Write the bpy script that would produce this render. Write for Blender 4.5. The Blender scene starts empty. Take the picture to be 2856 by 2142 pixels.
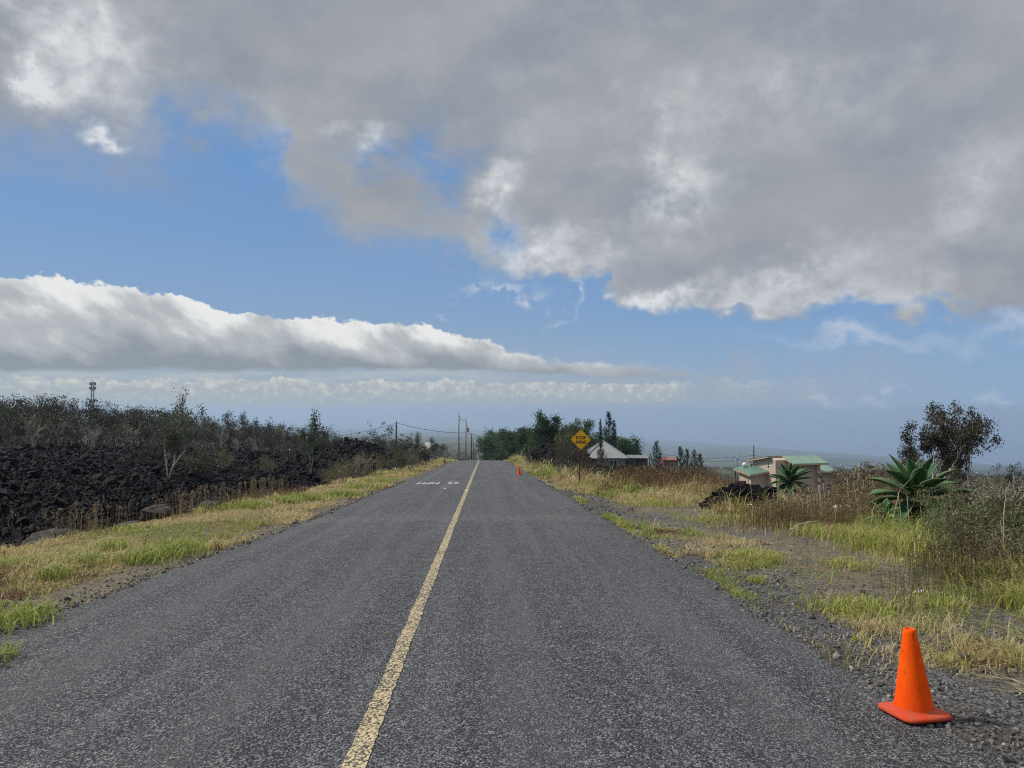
import bpy, math, random
import numpy as np
from mathutils import Vector, Matrix

rng = np.random.default_rng(7)
random.seed(7)
PI = math.pi
RC = -.68                      # road centre line
sc = bpy.context.scene
COL = sc.collection

# ------------------------------------------------------------------ camera
CAMZ = 1.7
FS = 2091.8            # focal length in photo pixels (photo 2856 x 2142)
YAW = math.radians(2.14)     # camera looks a little right of the road axis
PITCH = math.radians(2.06)
fwd = Vector((math.sin(YAW) * math.cos(PITCH), math.cos(YAW) * math.cos(PITCH), math.sin(PITCH)))
rgt = Vector((math.cos(YAW), -math.sin(YAW), 0))
upv = rgt.cross(fwd)
cam_d = bpy.data.cameras.new("camera")
cam = bpy.data.objects.new("camera", cam_d)
COL.objects.link(cam)
cam.location = (0, 0, CAMZ)
cam.rotation_euler = fwd.to_track_quat('-Z', 'Y').to_euler()
cam_d.sensor_width = 36
cam_d.lens = 36 * FS / 2856
cam_d.clip_start = 0.05
cam_d.clip_end = 400000
sc.camera = cam


def at(u, v, y):
    """world point at distance y (along the road axis) seen at survey pixel u, v"""
    d = fwd + rgt * ((u - 1428) / FS) - upv * ((v - 1071) / FS)
    t = y / d.y
    return Vector((d.x * t, y, CAMZ + d.z * t))


def gx(u, y):
    return at(u, 1250, y).x


def zat(v, y, u=1428):
    return at(u, v, y).z


# ------------------------------------------------------------------ numpy noise
def _h(ix, iy, iz):
    with np.errstate(over='ignore'):
        n = (ix.astype(np.uint32) * np.uint32(374761393) + iy.astype(np.uint32) * np.uint32(668265263)
             + iz.astype(np.uint32) * np.uint32(2147483647 - 1274126177))
        n = (n ^ (n >> np.uint32(13))) * np.uint32(1274126177)
        n = n ^ (n >> np.uint32(16))
    return (n & np.uint32(0xffffff)).astype(np.float64) / 16777215.0


def vn(x, y, z=0.0):
    x = np.asarray(x, float); y = np.asarray(y, float)
    z = np.zeros_like(x) + z
    xi = np.floor(x).astype(np.int64); yi = np.floor(y).astype(np.int64); zi = np.floor(z).astype(np.int64)
    fx = x - xi; fy = y - yi; fz = z - zi
    fx = fx * fx * (3 - 2 * fx); fy = fy * fy * (3 - 2 * fy); fz = fz * fz * (3 - 2 * fz)
    r = 0
    for dx in (0, 1):
        wx = fx if dx else 1 - fx
        for dy in (0, 1):
            wy = fy if dy else 1 - fy
            for dz in (0, 1):
                wz = fz if dz else 1 - fz
                r = r + wx * wy * wz * _h(xi + dx, yi + dy, zi + dz)
    return r


def fbm(x, y, z=0.0, oct=5, gain=0.5, lac=2.03):
    a = 1.0; s = 0; t = 0
    x = np.asarray(x, float); y = np.asarray(y, float); z = np.zeros_like(x) + z
    for o in range(oct):
        s = s + a * vn(x, y, z); t += a
        x = x * lac + 17.3; y = y * lac + 5.1; z = z * lac + 9.7
        a *= gain
    return s / t


def ridged(x, y, z=0.0, oct=4, gain=0.55):
    a = 1.0; s = 0; t = 0
    x = np.asarray(x, float); y = np.asarray(y, float); z = np.zeros_like(x) + z
    for o in range(oct):
        s = s + a * (1 - np.abs(2 * vn(x, y, z) - 1)); t += a
        x = x * 2.1 + 7.3; y = y * 2.1 + 3.1; z = z * 2.1 + 1.7
        a *= gain
    return s / t


def sst(a, b, x):
    t = np.clip((np.asarray(x, float) - a) / (b - a), 0, 1)
    return t * t * (3 - 2 * t)


# ------------------------------------------------------------------ terrain
_ys = np.arange(-200, 1300, 1.0)
_sl = np.interp(_ys, [-200, 96, 128, 300, 450, 1300], [-.0493, -.0493, -.088, -.088, -.047, -.045])
_zz = np.concatenate([[0], np.cumsum((_sl[1:] + _sl[:-1]) / 2)])
_zz = _zz - np.interp(0, _ys, _zz)


def rprof(y):
    return np.interp(y, _ys, _zz)


# coastline: (pixel column, pixel row) pairs on the sea plane z = -500
SEA = -500.0
_coast = [(-200, 1184), (600, 1185), (1000, 1186), (1290, 1186), (1311, 1185.5), (1318, 1192.5), (1398, 1198), (1437, 1203), (1560, 1211),
          (1744, 1222), (1850, 1227), (1974, 1234), (2010, 1238.5), (2102, 1245), (2169, 1251), (2289, 1259.7), (2500, 1275), (2772, 1295.7), (3100, 1322)]
_caz, _cs = [], []
for u, v in _coast:
    d = fwd + rgt * ((u - 1428) / FS) - upv * ((v - 1071) / FS)
    _caz.append(math.atan2(d.x, d.y)); _cs.append(-d.z / math.hypot(d.x, d.y))


def coast_s(az):
    return np.interp(az, _caz, _cs)


def coast_D(az):
    return (CAMZ - SEA) / coast_s(az)


def xb(y):
    return np.interp(y, [0, 8, 15, 25, 45, 60, 110], [-8.6, -8.5, -8.2, -7.5, -6.9, -6.6, -6.4]) + .8 * (fbm(y * .3, y * 0 + 4.4, 0, 3) - .5)


def H(x, y):
    x = np.asarray(x, float); y = np.asarray(y, float)
    rho = np.hypot(x, y); az = np.arctan2(x, y)
    near = rprof(np.clip(y, -190, 1290))
    drop = np.interp(x, [7.5, 10, 12, 16, 24, 45, 80], [0, .3, .9, 1.9, 3.2, 6.6, 8.0]) * sst(18, 90, y)
    near = near - drop
    near = near + .25 * (fbm(x * .12, y * .12, 3.3, 3) - .5) * sst(9, 16, x) + .5 * (fbm(x * .09, y * .09, 1.3, 3) - .4) * sst(9, 20, -x)
    # left verge, gentle swell then a shallow ditch
    near = near + .10 * np.exp(-((x + 6.3) / .9) ** 2) - 1.5 * sst(-.35, .8, xb(y) - x) * sst(6.0, 6.6, -x) * (y < 125)
    sc_ = coast_s(az)
    side = sst(math.radians(4), math.radians(9), az)
    s0 = np.maximum(.0645 + .0105 * side, sc_ + .004)
    rho0 = 700 + 1900 * side
    D = (CAMZ - SEA) / sc_
    t = np.clip(np.log(np.maximum(rho, 1) / rho0) / np.log(D / rho0), 0, 1.2)
    far = CAMZ - rho * (s0 + (sc_ - s0) * t ** .7)
    far = far + 6 * (fbm(x * .002, y * .002, 8.1, 4) - .5) * np.clip(rho / 3000, 0, 1)
    far = np.where(rho > D, SEA - (rho - D) * .05, far)
    w = sst(350, 700, rho)
    z = near * (1 - w) + far * w
    return np.where(y < -5, near, z)


def Hs(x, y):
    return float(H(np.array([x]), np.array([y]))[0])




def edgeL(y):
    y = np.asarray(y, float)
    base = np.interp(y, [0, 6, 12, 20, 60, 110], [-4.75, -4.75, -4.5, -4.25, -4.0, -3.95])
    return base + .28 * (fbm(y * .35, y * 0 + 1.7, 0, 3) - .5) + .16 * (vn(y * 2.1, y * 0 + 5.7) - .5)


def edgeR(y):
    y = np.asarray(y, float)
    base = np.interp(y, [0, 6, 15, 30, 60, 110], [2.95, 2.95, 3.0, 3.1, 3.1, 3.1])
    return base + .25 * (fbm(y * .4, y * 0 + 8.7, 0, 3) - .5) + .14 * (vn(y * 2.3, y * 0 + 2.7) - .5)


# ------------------------------------------------------------------ mesh builder
class MB:
    def __init__(s):
        s.v = []; s.f = []; s.c = []; s.m = []; s.n = 0

    def add(s, v, f, col=None, mat=0):
        v = np.asarray(v, np.float32).reshape(-1, 3)
        if not isinstance(f, (list, tuple)) or (len(f) and not isinstance(f[0], np.ndarray)):
            if isinstance(f, np.ndarray):
                fl = [f]
            else:
                byk = {}
                for q in f: byk.setdefault(len(q), []).append(q)
                fl = [np.array(q) for q in byk.values()]
        else:
            fl = list(f)
        if col is None: col = (1, 1, 1)
        col = np.asarray(col, np.float32)
        if col.ndim == 1: col = np.broadcast_to(col, (len(v), 3))
        s.v.append(v); s.c.append(col)
        for q in fl:
            s.f.append(q.astype(np.int64) + s.n); s.m.append(mat)
        s.n += len(v)
        return s

    def build(s, name, mats, parent=None, smooth=False, usecol=True):
        me = bpy.data.meshes.new(name)
        v = np.concatenate(s.v) if s.v else np.zeros((0, 3), np.float32)
        me.vertices.add(len(v)); me.vertices.foreach_set('co', v.ravel())
        nl = sum(q.size for q in s.f); npoly = sum(len(q) for q in s.f)
        me.loops.add(nl); me.polygons.add(npoly)
        li = np.concatenate([q.ravel() for q in s.f]).astype(np.int32)
        lt = np.concatenate([np.full(len(q), q.shape[1], np.int32) for q in s.f])
        ls = np.concatenate([[0], np.cumsum(lt)[:-1]]).astype(np.int32)
        mi = np.concatenate([np.full(len(q), m, np.int32) for q, m in zip(s.f, s.m)])
        me.loops.foreach_set('vertex_index', li)
        me.polygons.foreach_set('loop_start', ls)
        me.polygons.foreach_set('material_index', mi)
        me.polygons.foreach_set('use_smooth', np.full(npoly, smooth))
        if not isinstance(mats, (list, tuple)): mats = [mats]
        for m in mats: me.materials.append(m)
        me.update(calc_edges=True)
        if usecol:
            a = me.color_attributes.new('Col', 'FLOAT_COLOR', 'POINT')
            c = np.concatenate(s.c)
            a.data.foreach_set('color', np.concatenate([c, np.ones((len(c), 1), np.float32)], 1).astype(np.float32).ravel())
        me.validate()
        o = bpy.data.objects.new(name, me)
        COL.objects.link(o)
        if parent: o.parent = parent
        return o


def box(mb, x0, x1, y0, y1, z0, z1, mat=0, M=None, col=None):
    v = np.array([(x, y, z) for x in (x0, x1) for y in (y0, y1) for z in (z0, z1)], float)
    if M is not None: v = np.array([M @ Vector(p) for p in v])
    f = [(0, 1, 3, 2), (4, 6, 7, 5), (0, 4, 5, 1), (2, 3, 7, 6), (0, 2, 6, 4), (1, 5, 7, 3)]
    return mb.add(v, f, col, mat)


def tube(mb, pts, rad, sides=6, mat=0, col=None, cap=True):
    pts = np.asarray(pts, float); n = len(pts)
    rad = np.broadcast_to(np.asarray(rad, float), (n,))
    t = np.gradient(pts, axis=0); t /= np.linalg.norm(t, axis=1)[:, None] + 1e-9
    ref = np.array([0, 0, 1.0]) if abs(t[0][2]) < .9 else np.array([1.0, 0, 0])
    a = np.cross(t, ref); a /= np.linalg.norm(a, axis=1)[:, None] + 1e-9
    b = np.cross(t, a)
    an = np.arange(sides) * 2 * PI / sides
    ring = (a[:, None, :] * np.cos(an)[None, :, None] + b[:, None, :] * np.sin(an)[None, :, None]) * rad[:, None, None] + pts[:, None, :]
    i = np.arange(n - 1)[:, None] * sides; j = np.arange(sides)[None, :]; k = (j + 1) % sides
    q = np.stack([i + j, i + k, i + sides + k, i + sides + j], -1).reshape(-1, 4)
    fs = [q]
    if cap and sides > 2:
        fs += [np.array([list(range(sides))[::-1]]), np.array([[(n - 1) * sides + x for x in range(sides)]])]
    return mb.add(ring.reshape(-1, 3), fs, col, mat)


def lathe(mb, prof, sides=32, mat=0, center=(0, 0, 0), col=None):
    prof = np.asarray(prof, float); n = len(prof)
    an = np.arange(sides) * 2 * PI / sides
    v = np.stack([prof[:, 0:1] * np.cos(an), prof[:, 0:1] * np.sin(an), np.repeat(prof[:, 1:2], sides, 1)], -1) + np.array(center)
    i = np.arange(n - 1)[:, None] * sides; j = np.arange(sides)[None, :]; k = (j + 1) % sides
    q = np.stack([i + j, i + k, i + sides + k, i + sides + j], -1).reshape(-1, 4)
    return mb.add(v.reshape(-1, 3), [q], col, mat)


def unit(v):
    return v / (np.linalg.norm(v, axis=-1, keepdims=True) + 1e-9)


def leaves(mb, c, size, col, up=.3, aspect=.45, mat=0, r=None, dirs=None, fold=.12):
    """leaf-shaped quads at centres c"""
    r = r or rng
    n = len(c)
    d = unit(r.normal(size=(n, 3)) + np.array([0, 0, up])) if dirs is None else unit(dirs)
    s = unit(np.cross(d, r.normal(size=(n, 3))))
    nn = np.cross(d, s)
    size = np.broadcast_to(np.asarray(size, float), (n,))[:, None]
    b = c - d * size * .5; t = c + d * size * .5
    l = c + s * size * aspect * .5 + nn * size * fold; q = c - s * size * aspect * .5 + nn * size * fold
    v = np.stack([b, l, t, q], 1).reshape(-1, 3)
    f = np.arange(n * 4).reshape(n, 4)
    col = np.asarray(col, float)
    if col.ndim == 1: col = np.broadcast_to(col, (n, 3))
    return mb.add(v, [f], np.repeat(col, 4, 0), mat)


def blades(mb, b, h, w, col, lean=.5, mat=0, r=None, leandir=None, tipcol=None):
    """grass blades: a quad and a tip triangle each"""
    r = r or rng
    n = len(b)
    h = np.broadcast_to(np.asarray(h, float), (n,))[:, None]; w = np.broadcast_to(np.asarray(w, float), (n,))[:, None]
    a = r.uniform(0, 2 * PI, n)
    d = np.stack([np.cos(a), np.sin(a), np.zeros(n)], 1)
    if leandir is not None: d = unit(d + np.asarray(leandir))
    a2 = a + r.uniform(.9, 2.2, n)
    s = np.stack([np.cos(a2), np.sin(a2), np.zeros(n)], 1)
    L = (r.uniform(.3, 1.5, (n, 1)) * lean)
    up = np.array([0, 0, 1.0])
    m = b + up * h * .6 + d * h * L * .35
    t = b + up * h * (1 - .28 * np.minimum(L, 1.5)) + d * h * L
    v = np.stack([b - s * w, b + s * w, m + s * w * .8, m - s * w * .8, t], 1).reshape(-1, 3)
    i = np.arange(n)[:, None] * 5
    col = np.asarray(col, float)
    if col.ndim == 1: col = np.broadcast_to(col, (n, 3))
    return mb.add(v, [i + np.array([[0, 1, 2, 3]]), i + np.array([[3, 2, 4]])], np.repeat(col, 5, 0), mat)


_t = (1 + 5 ** .5) / 2
ICO = unit(np.array([(-1, _t, 0), (1, _t, 0), (-1, -_t, 0), (1, -_t, 0), (0, -1, _t), (0, 1, _t), (0, -1, -_t), (0, 1, -_t), (_t, 0, -1), (_t, 0, 1), (-_t, 0, -1), (-_t, 0, 1)], float))
ICF = np.array([(0, 11, 5), (0, 5, 1), (0, 1, 7), (0, 7, 10), (0, 10, 11), (1, 5, 9), (5, 11, 4), (11, 10, 2), (10, 7, 6), (7, 1, 8), (3, 9, 4), (3, 4, 2), (3, 2, 6), (3, 6, 8), (3, 8, 9), (4, 9, 5), (2, 4, 11), (6, 2, 10), (8, 6, 7), (9, 8, 1)])


def rocks(mb, c, size, mat=0, r=None, rough=.38, flat=.75, col=None):
    """jagged little stones"""
    r = r or rng
    n = len(c); size = np.broadcast_to(np.asarray(size, float), (n,))
    v = np.broadcast_to(ICO, (n, 12, 3)) * (1 + r.uniform(-rough, rough, (n, 12, 1)))
    sc3 = r.uniform(.6, 1.3, (n, 1, 3)); sc3[:, :, 2] *= flat
    v = v * sc3
    q = unit(r.normal(size=(n, 4)))
    w, x, y, z = q.T
    R = np.stack([1 - 2 * (y * y + z * z), 2 * (x * y - z * w), 2 * (x * z + y * w), 2 * (x * y + z * w), 1 - 2 * (x * x + z * z), 2 * (y * z - x * w), 2 * (x * z - y * w), 2 * (y * z + x * w), 1 - 2 * (x * x + y * y)], -1).reshape(n, 3, 3)
    v = np.einsum('nij,nkj->nki', R, v) * size[:, None, None] + np.asarray(c)[:, None, :]
    f = (np.arange(n)[:, None, None] * 12 + ICF[None]).reshape(-1, 3)
    cc = None
    if col is not None:
        col = np.asarray(col, float)
        cc = np.repeat(col, 12, 0) if col.ndim == 2 else col
    return mb.add(v.reshape(-1, 3), [f], cc, mat)


def tag(o, label=None, cat=None, group=None, kind=None):
    if label: o['label'] = label
    if cat: o['category'] = cat
    if group: o['group'] = group
    if kind: o['kind'] = kind
    return o


def empty(name, loc, rz=0, label=None, cat=None, group=None):
    o = bpy.data.objects.new(name, None)
    COL.objects.link(o)
    o.empty_display_size = .2
    o.location = loc; o.rotation_euler = (0, 0, rz)
    return tag(o, label, cat, group)


def copy_tree(o, parent=None):
    c = o.copy(); COL.objects.link(c)
    if parent: c.parent = parent
    for ch in list(o.children): copy_tree(ch, c)
    return c


# ------------------------------------------------------------------ materials
class NB:
    def __init__(s, name, world=None):
        if world:
            s.t = world.node_tree
        else:
            s.m = bpy.data.materials.new(name); s.m.use_nodes = True; s.t = s.m.node_tree
        s.t.nodes.clear()

    def n(s, typ, **kw):
        x = s.t.nodes.new(typ)
        for k, v in kw.items():
            if k.startswith('i_'):
                x.inputs[k[2:].replace('_', ' ')].default_value = v
            else:
                setattr(x, k, v)
        return x

    def l(s, a, b): s.t.links.new(a, b)

    def math(s, op, a, b=None, c=None, clamp=False):
        x = s.t.nodes.new('ShaderNodeMath'); x.operation = op; x.use_clamp = clamp
        for i, q in enumerate((a, b, c)):
            if q is None: continue
            if isinstance(q, (int, float)): x.inputs[i].default_value = q
            else: s.l(q, x.inputs[i])
        return x.outputs[0]

    def mix(s, f, a, b, typ='MIX'):
        x = s.t.nodes.new('ShaderNodeMix'); x.data_type = 'RGBA'; x.blend_type = typ
        for sock, q in ((x.inputs[0], f), (x.inputs[6], a), (x.inputs[7], b)):
            if isinstance(q, (int, float)): sock.default_value = q
            elif isinstance(q, (tuple, list)): sock.default_value = (*q, 1) if len(q) == 3 else q
            else: s.l(q, sock)
        return x.outputs[2]

    def noise(s, scale, detail=4, rough=.55, vec=None, dist=0, typ=None):
        x = s.t.nodes.new('ShaderNodeTexNoise')
        x.inputs['Scale'].default_value = scale; x.inputs['Detail'].default_value = detail
        x.inputs['Roughness'].default_value = rough; x.inputs['Distortion'].default_value = dist
        if vec is not None: s.l(vec, x.inputs['Vector'])
        return x.outputs[0]

    def voro(s, scale, vec=None, feat='F1', out=0):
        x = s.t.nodes.new('ShaderNodeTexVoronoi'); x.feature = feat
        x.inputs['Scale'].default_value = scale
        if vec is not None: s.l(vec, x.inputs['Vector'])
        return x.outputs[out]

    def step(s, a, b, x):
        m = s.t.nodes.new('ShaderNodeMapRange'); m.interpolation_type = 'SMOOTHSTEP'
        for i, q in enumerate((x, a, b)):
            if isinstance(q, (int, float)): m.inputs[i].default_value = q
            else: s.l(q, m.inputs[i])
        return m.outputs[0]

    def pos(s):
        return s.t.nodes.new('ShaderNodeNewGeometry').outputs['Position']

    def objc(s):
        return s.t.nodes.new('ShaderNodeTexCoord').outputs['Object']

    def attr(s):
        x = s.t.nodes.new('ShaderNodeAttribute'); x.attribute_name = 'Col'
        return x.outputs['Color']

    def prin(s, col, rough=.6, bump=None, bstr=.3, bdist=.01, metal=0, spec=.5):
        p = s.t.nodes.new('ShaderNodeBsdfPrincipled')
        if isinstance(col, (tuple, list)): p.inputs['Base Color'].default_value = (*col, 1)
        else: s.l(col, p.inputs['Base Color'])
        if isinstance(rough, (int, float)): p.inputs['Roughness'].default_value = rough
        else: s.l(rough, p.inputs['Roughness'])
        p.inputs['Metallic'].default_value = metal
        p.inputs['Specular IOR Level'].default_value = spec
        if bump is not None:
            b = s.t.nodes.new('ShaderNodeBump'); b.inputs['Strength'].default_value = bstr; b.inputs['Distance'].default_value = bdist
            s.l(bump, b.inputs['Height']); s.l(b.outputs[0], p.inputs['Normal'])
        return p.outputs[0]

    def out(s, surf=None, vol=None):
        o = s.t.nodes.new('ShaderNodeOutputMaterial')
        if surf is not None: s.l(surf, o.inputs['Surface'])
        if vol is not None: s.l(vol, o.inputs['Volume'])
        return s.m


def m_leaf(name, trans=.35, rough=.5, spec=.35, vary=False):
    b = NB(name)
    c = b.attr()
    oi = b.n('ShaderNodeObjectInfo')
    hs = b.n('ShaderNodeHueSaturation'); b.l(c, hs.inputs['Color'])
    b.l(b.math('MULTIPLY_ADD', oi.outputs['Random'], .9, .65), hs.inputs['Value'])
    b.l(b.math('MULTIPLY_ADD', b.math('FRACT', b.math('MULTIPLY', oi.outputs['Random'], 7.3)), .035, .482), hs.inputs['Hue'])
    c = hs.outputs[0] if vary else c
    p = b.prin(c, rough, spec=spec)
    t = b.n('ShaderNodeBsdfTranslucent'); b.l(c, t.inputs[0])
    m = b.n('ShaderNodeMixShader'); m.inputs[0].default_value = trans
    b.l(p, m.inputs[1]); b.l(t.outputs[0], m.inputs[2])
    return b.out(m.outputs[0])


def m_plain(name, col, rough=.6, var=.15, scale=3.0, metal=0, spec=.4, bump=.2, bdist=.01):
    b = NB(name)
    v = b.objc()
    n = b.noise(scale, 6, .6, v)
    lo = tuple(x * (1 - var) for x in col); hi = tuple(x * (1 + var) for x in col)
    f = b.step(.3, .7, n)
    return b.out(b.prin(b.mix(f, lo, hi), rough, b.noise(scale * 6, 4, .6, v), bump, bdist, metal, spec))


def m_asphalt():
    b = NB('chip seal asphalt')
    P = b.pos()
    sp = b.n('ShaderNodeSeparateXYZ'); b.l(P, sp.inputs[0])
    X, Y = sp.outputs[0], sp.outputs[1]
    big = b.noise(.35, 5, .6, P)
    # tyre paths run along the road
    cx = b.n('ShaderNodeCombineXYZ'); b.l(b.math('MULTIPLY', X, 2.6), cx.inputs[0]); b.l(b.math('MULTIPLY', Y, .10), cx.inputs[1])
    streak = b.noise(1.0, 4, .6, cx.outputs[0])
    cell = b.voro(88, P, 'F1', 1)
    cs = b.n('ShaderNodeSeparateColor'); b.l(cell, cs.inputs[0])
    grain = cs.outputs[0]
    fine = b.noise(28, 4, .7, P)
    mid = b.noise(9, 5, .65, P)
    base = b.mix(b.step(.3, .7, big), (.031, .032, .036), (.047, .048, .053))
    base = b.mix(b.math('MULTIPLY', b.step(.40, .66, streak), .75), base, (.082, .083, .088))
    base = b.mix(b.math('MULTIPLY', b.step(.45, .75, mid), .5), base, (.024, .024, .028))
    base = b.mix(b.math('MULTIPLY', b.step(.50, .66, b.noise(.16, 4, .6, P, .6)), .4), base, (.022, .022, .026))
    g = b.step(.60, .90, b.math('ADD', b.math('MULTIPLY', grain, .6), b.math('MULTIPLY', fine, .6)))
    g = b.math('MULTIPLY', g, b.math('MULTIPLY_ADD', b.step(.32, .66, mid), .60, .40))
    base = b.mix(g, base, (.30, .30, .305))
    d = b.step(.40, .22, b.math('ADD', b.math('MULTIPLY', grain, .5), b.math('MULTIPLY', fine, .5)))
    base = b.mix(b.math('MULTIPLY', d, .8), base, (.010, .010, .012))
    tr = None
    for xc in (RC - 2.45, RC - .95, RC + .95, RC + 2.45):
        d_ = b.math('MULTIPLY', b.math('ABSOLUTE', b.math('SUBTRACT', X, xc)), 1 / .42)
        g_ = b.math('SUBTRACT', 1.0, b.step(0.0, 1.0, d_))
        tr = g_ if tr is None else b.math('ADD', tr, g_)
    tr = b.math('MULTIPLY', tr, b.step(.30, .62, b.math('ADD', b.math('MULTIPLY', streak, .6), b.math('MULTIPLY', big, .4))))
    base = b.mix(b.math('MULTIPLY', tr, .5), base, (.115, .115, .118))
    # dusty across-road patch and old cracks
    yy = b.math('ADD', Y, b.math('MULTIPLY', b.noise(.8, 3, .5, P), 1.2))
    band = b.math('MULTIPLY', b.step(17.6, 18.4, yy), b.step(20.2, 19.0, yy))
    base = b.mix(b.math('MULTIPLY', band, b.math('MULTIPLY', b.step(.35, .7, mid), .8)), base, (.15, .15, .145))
    h = b.math('ADD', b.math('MULTIPLY', b.voro(88, P), -1.0), b.math('MULTIPLY', fine, 1.4))
    return b.out(b.prin(base, .7, h, 1.0, .014, spec=.22))


def m_ground():
    b = NB('cinder soil')
    P = b.pos()
    n1 = b.noise(.5, 6, .65, P); n2 = b.noise(4, 6, .7, P); n3 = b.noise(26, 5, .75, P)
    cell = b.voro(48, P, 'F1', 1)
    cs = b.n('ShaderNodeSeparateColor'); b.l(cell, cs.inputs[0])
    grav = b.mix(b.step(.25, .95, b.math('ADD', b.math('MULTIPLY', cs.outputs[0], .55), b.math('MULTIPLY', n3, .5))), (.024, .023, .024), (.19, .185, .18))
    spk = b.step(.93, .97, cs.outputs[1])
    grav = b.mix(b.math('MULTIPLY', spk, b.step(.45, .6, n2)), grav, (.26, .24, .21))
    soil = b.mix(b.step(.3, .75, n3), (.026, .021, .017), (.10, .08, .058))
    straw = b.mix(b.step(.35, .7, n3), (.09, .075, .05), (.27, .225, .14))
    sp = b.n('ShaderNodeSeparateXYZ'); b.l(P, sp.inputs[0])
    c = b.mix(b.step(.50, .66, n1), grav, soil)
    # verges off the road carry dead grass thatch
    off = b.math('ABSOLUTE', b.math('ADD', sp.outputs[0], .6))
    th = b.math('MULTIPLY', b.step(3.9, 5.2, off), b.step(.40, .60, b.math('ADD', b.math('MULTIPLY', n2, .5), b.math('MULTIPLY', n1, .5))))
    left = b.step(-3.8, -4.6, sp.outputs[0])
    th = b.math('MAXIMUM', th, b.math('MULTIPLY', left, b.step(.3, .55, n2)))
    c = b.mix(th, c, straw)
    wild = b.step(7.6, 9.6, b.math('ADD', sp.outputs[0], b.math('MULTIPLY', n1, 1.5)))
    c = b.mix(wild, c, b.mix(b.step(.40, .70, n3), (.016, .014, .013), (.075, .058, .04)))
    # far off: scrub and old lava seen from a distance
    r = b.math('SQRT', b.math('ADD', b.math('MULTIPLY', sp.outputs[0], sp.outputs[0]), b.math('MULTIPLY', sp.outputs[1], sp.outputs[1])))
    fn = b.noise(.006, 6, .65, P); fn2 = b.noise(.0016, 5, .6, P)
    far = b.mix(b.step(.35, .65, fn), (.028, .032, .018), (.10, .105, .055))
    far = b.mix(b.step(.5, .64, fn2), far, (.025, .022, .022))
    c = b.mix(b.step(60, 160, r), c, far)
    return b.out(b.prin(c, .85, b.math('ADD', n3, b.math('MULTIPLY', b.voro(48, P), -.8)), .9, .02, spec=.25))


def m_lava(name='lava rock', lich=1.0):
    b = NB(name)
    P = b.pos()
    n = b.noise(1.1, 6, .65, P); n2 = b.noise(9, 6, .75, P); n3 = b.noise(40, 4, .7, P)
    c = b.mix(b.step(.3, .7, n), (.004, .004, .006), (.011, .010, .012))
    c = b.mix(b.math('MULTIPLY', b.step(.58, .72, n2), .3), c, (.034, .032, .035))
    red = b.step(.6, .72, b.noise(.45, 4, .6, P))
    c = b.mix(b.math('MULTIPLY', red, .35), c, (.06, .03, .024))
    li = b.math('MULTIPLY', b.step(.67, .74, b.noise(6.5, 5, .75, P)), b.step(.42, .6, b.noise(.33, 3, .6, P)))
    c = b.mix(b.math('MULTIPLY', li, .75 * lich), c, (.27, .25, .19))
    fl = b.step(.67, .71, b.noise(11, 3, .7, P))
    c = b.mix(b.math('MULTIPLY', fl, .6), c, (.20, .19, .16))
    h = b.math('ADD', n2, b.math('MULTIPLY', n3, .5))
    return b.out(b.prin(c, b.math('ADD', .42, b.math('MULTIPLY', n3, .4)), h, 1.0, .06, spec=.10))


def m_stripe():
    b = NB('worn yellow paint')
    P = b.pos()
    cell = b.voro(70, P, 'F1', 1)
    cs = b.n('ShaderNodeSeparateColor'); b.l(cell, cs.inputs[0])
    n = b.noise(26, 5, .7, P); nb = b.noise(1.2, 4, .6, P)
    k = b.math('ADD', b.math('ADD', b.math('MULTIPLY', cs.outputs[0], .5), b.math('MULTIPLY', n, .7)), b.math('MULTIPLY', nb, .35))
    f = b.step(.66, .86, k)
    c = b.mix(f, (.06, .056, .05), (.52, .42, .24))
    return b.out(b.prin(c, .6, b.math('ADD', n, b.math('MULTIPLY', b.voro(70, P), -1)), .9, .01, spec=.35))


def m_whitepaint():
    b = NB('white road paint')
    P = b.pos()
    n = b.noise(14, 5, .7, P)
    return b.out(b.prin(b.mix(b.step(.30, .44, n), (.13, .13, .13), (.60, .60, .58)), .55))


def m_cone(name, body=True):
    b = NB(name)
    v = b.objc()
    n = b.noise(7, 6, .65, v); n2 = b.noise(42, 5, .75, v)
    mp = b.n('ShaderNodeMapping'); b.l(v, mp.inputs[0]); mp.inputs['Scale'].default_value = (60, 60, 8)
    st = b.noise(1, 3, .6, mp.outputs[0])
    if body:
        c = b.mix(b.step(.3, .75, n), (.88, .075, .002), (.95, .115, .004))
        c = b.mix(b.math('MULTIPLY', b.step(.60, .70, b.noise(13, 6, .8, v)), .8), c, (.30, .035, .006))
        c = b.mix(b.math('MULTIPLY', b.step(.62, .70, st), .6), c, (.22, .03, .008))
        so_ = b.n('ShaderNodeSeparateXYZ'); b.l(v, so_.inputs[0])
        grime = b.math('MULTIPLY', b.step(.22, .05, b.math('ADD', so_.outputs[2], b.math('MULTIPLY', n, .12))), b.step(.40, .62, b.noise(9, 5, .7, v)))
        c = b.mix(b.math('MULTIPLY', grime, .55), c, (.34, .07, .025))
        c = b.mix(b.math('MULTIPLY', b.step(.58, .66, n2), .25), c, (.80, .17, .04))
        return b.out(b.prin(c, .7, n2, .15, .004, spec=.08))
    c = b.mix(b.step(.35, .7, n), (.56, .055, .018), (.42, .10, .06))
    c = b.mix(b.math('MULTIPLY', b.step(.5, .66, n2), .6), c, (.27, .12, .095))
    return b.out(b.prin(c, .85, n2, .3, .005, spec=.06))


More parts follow.
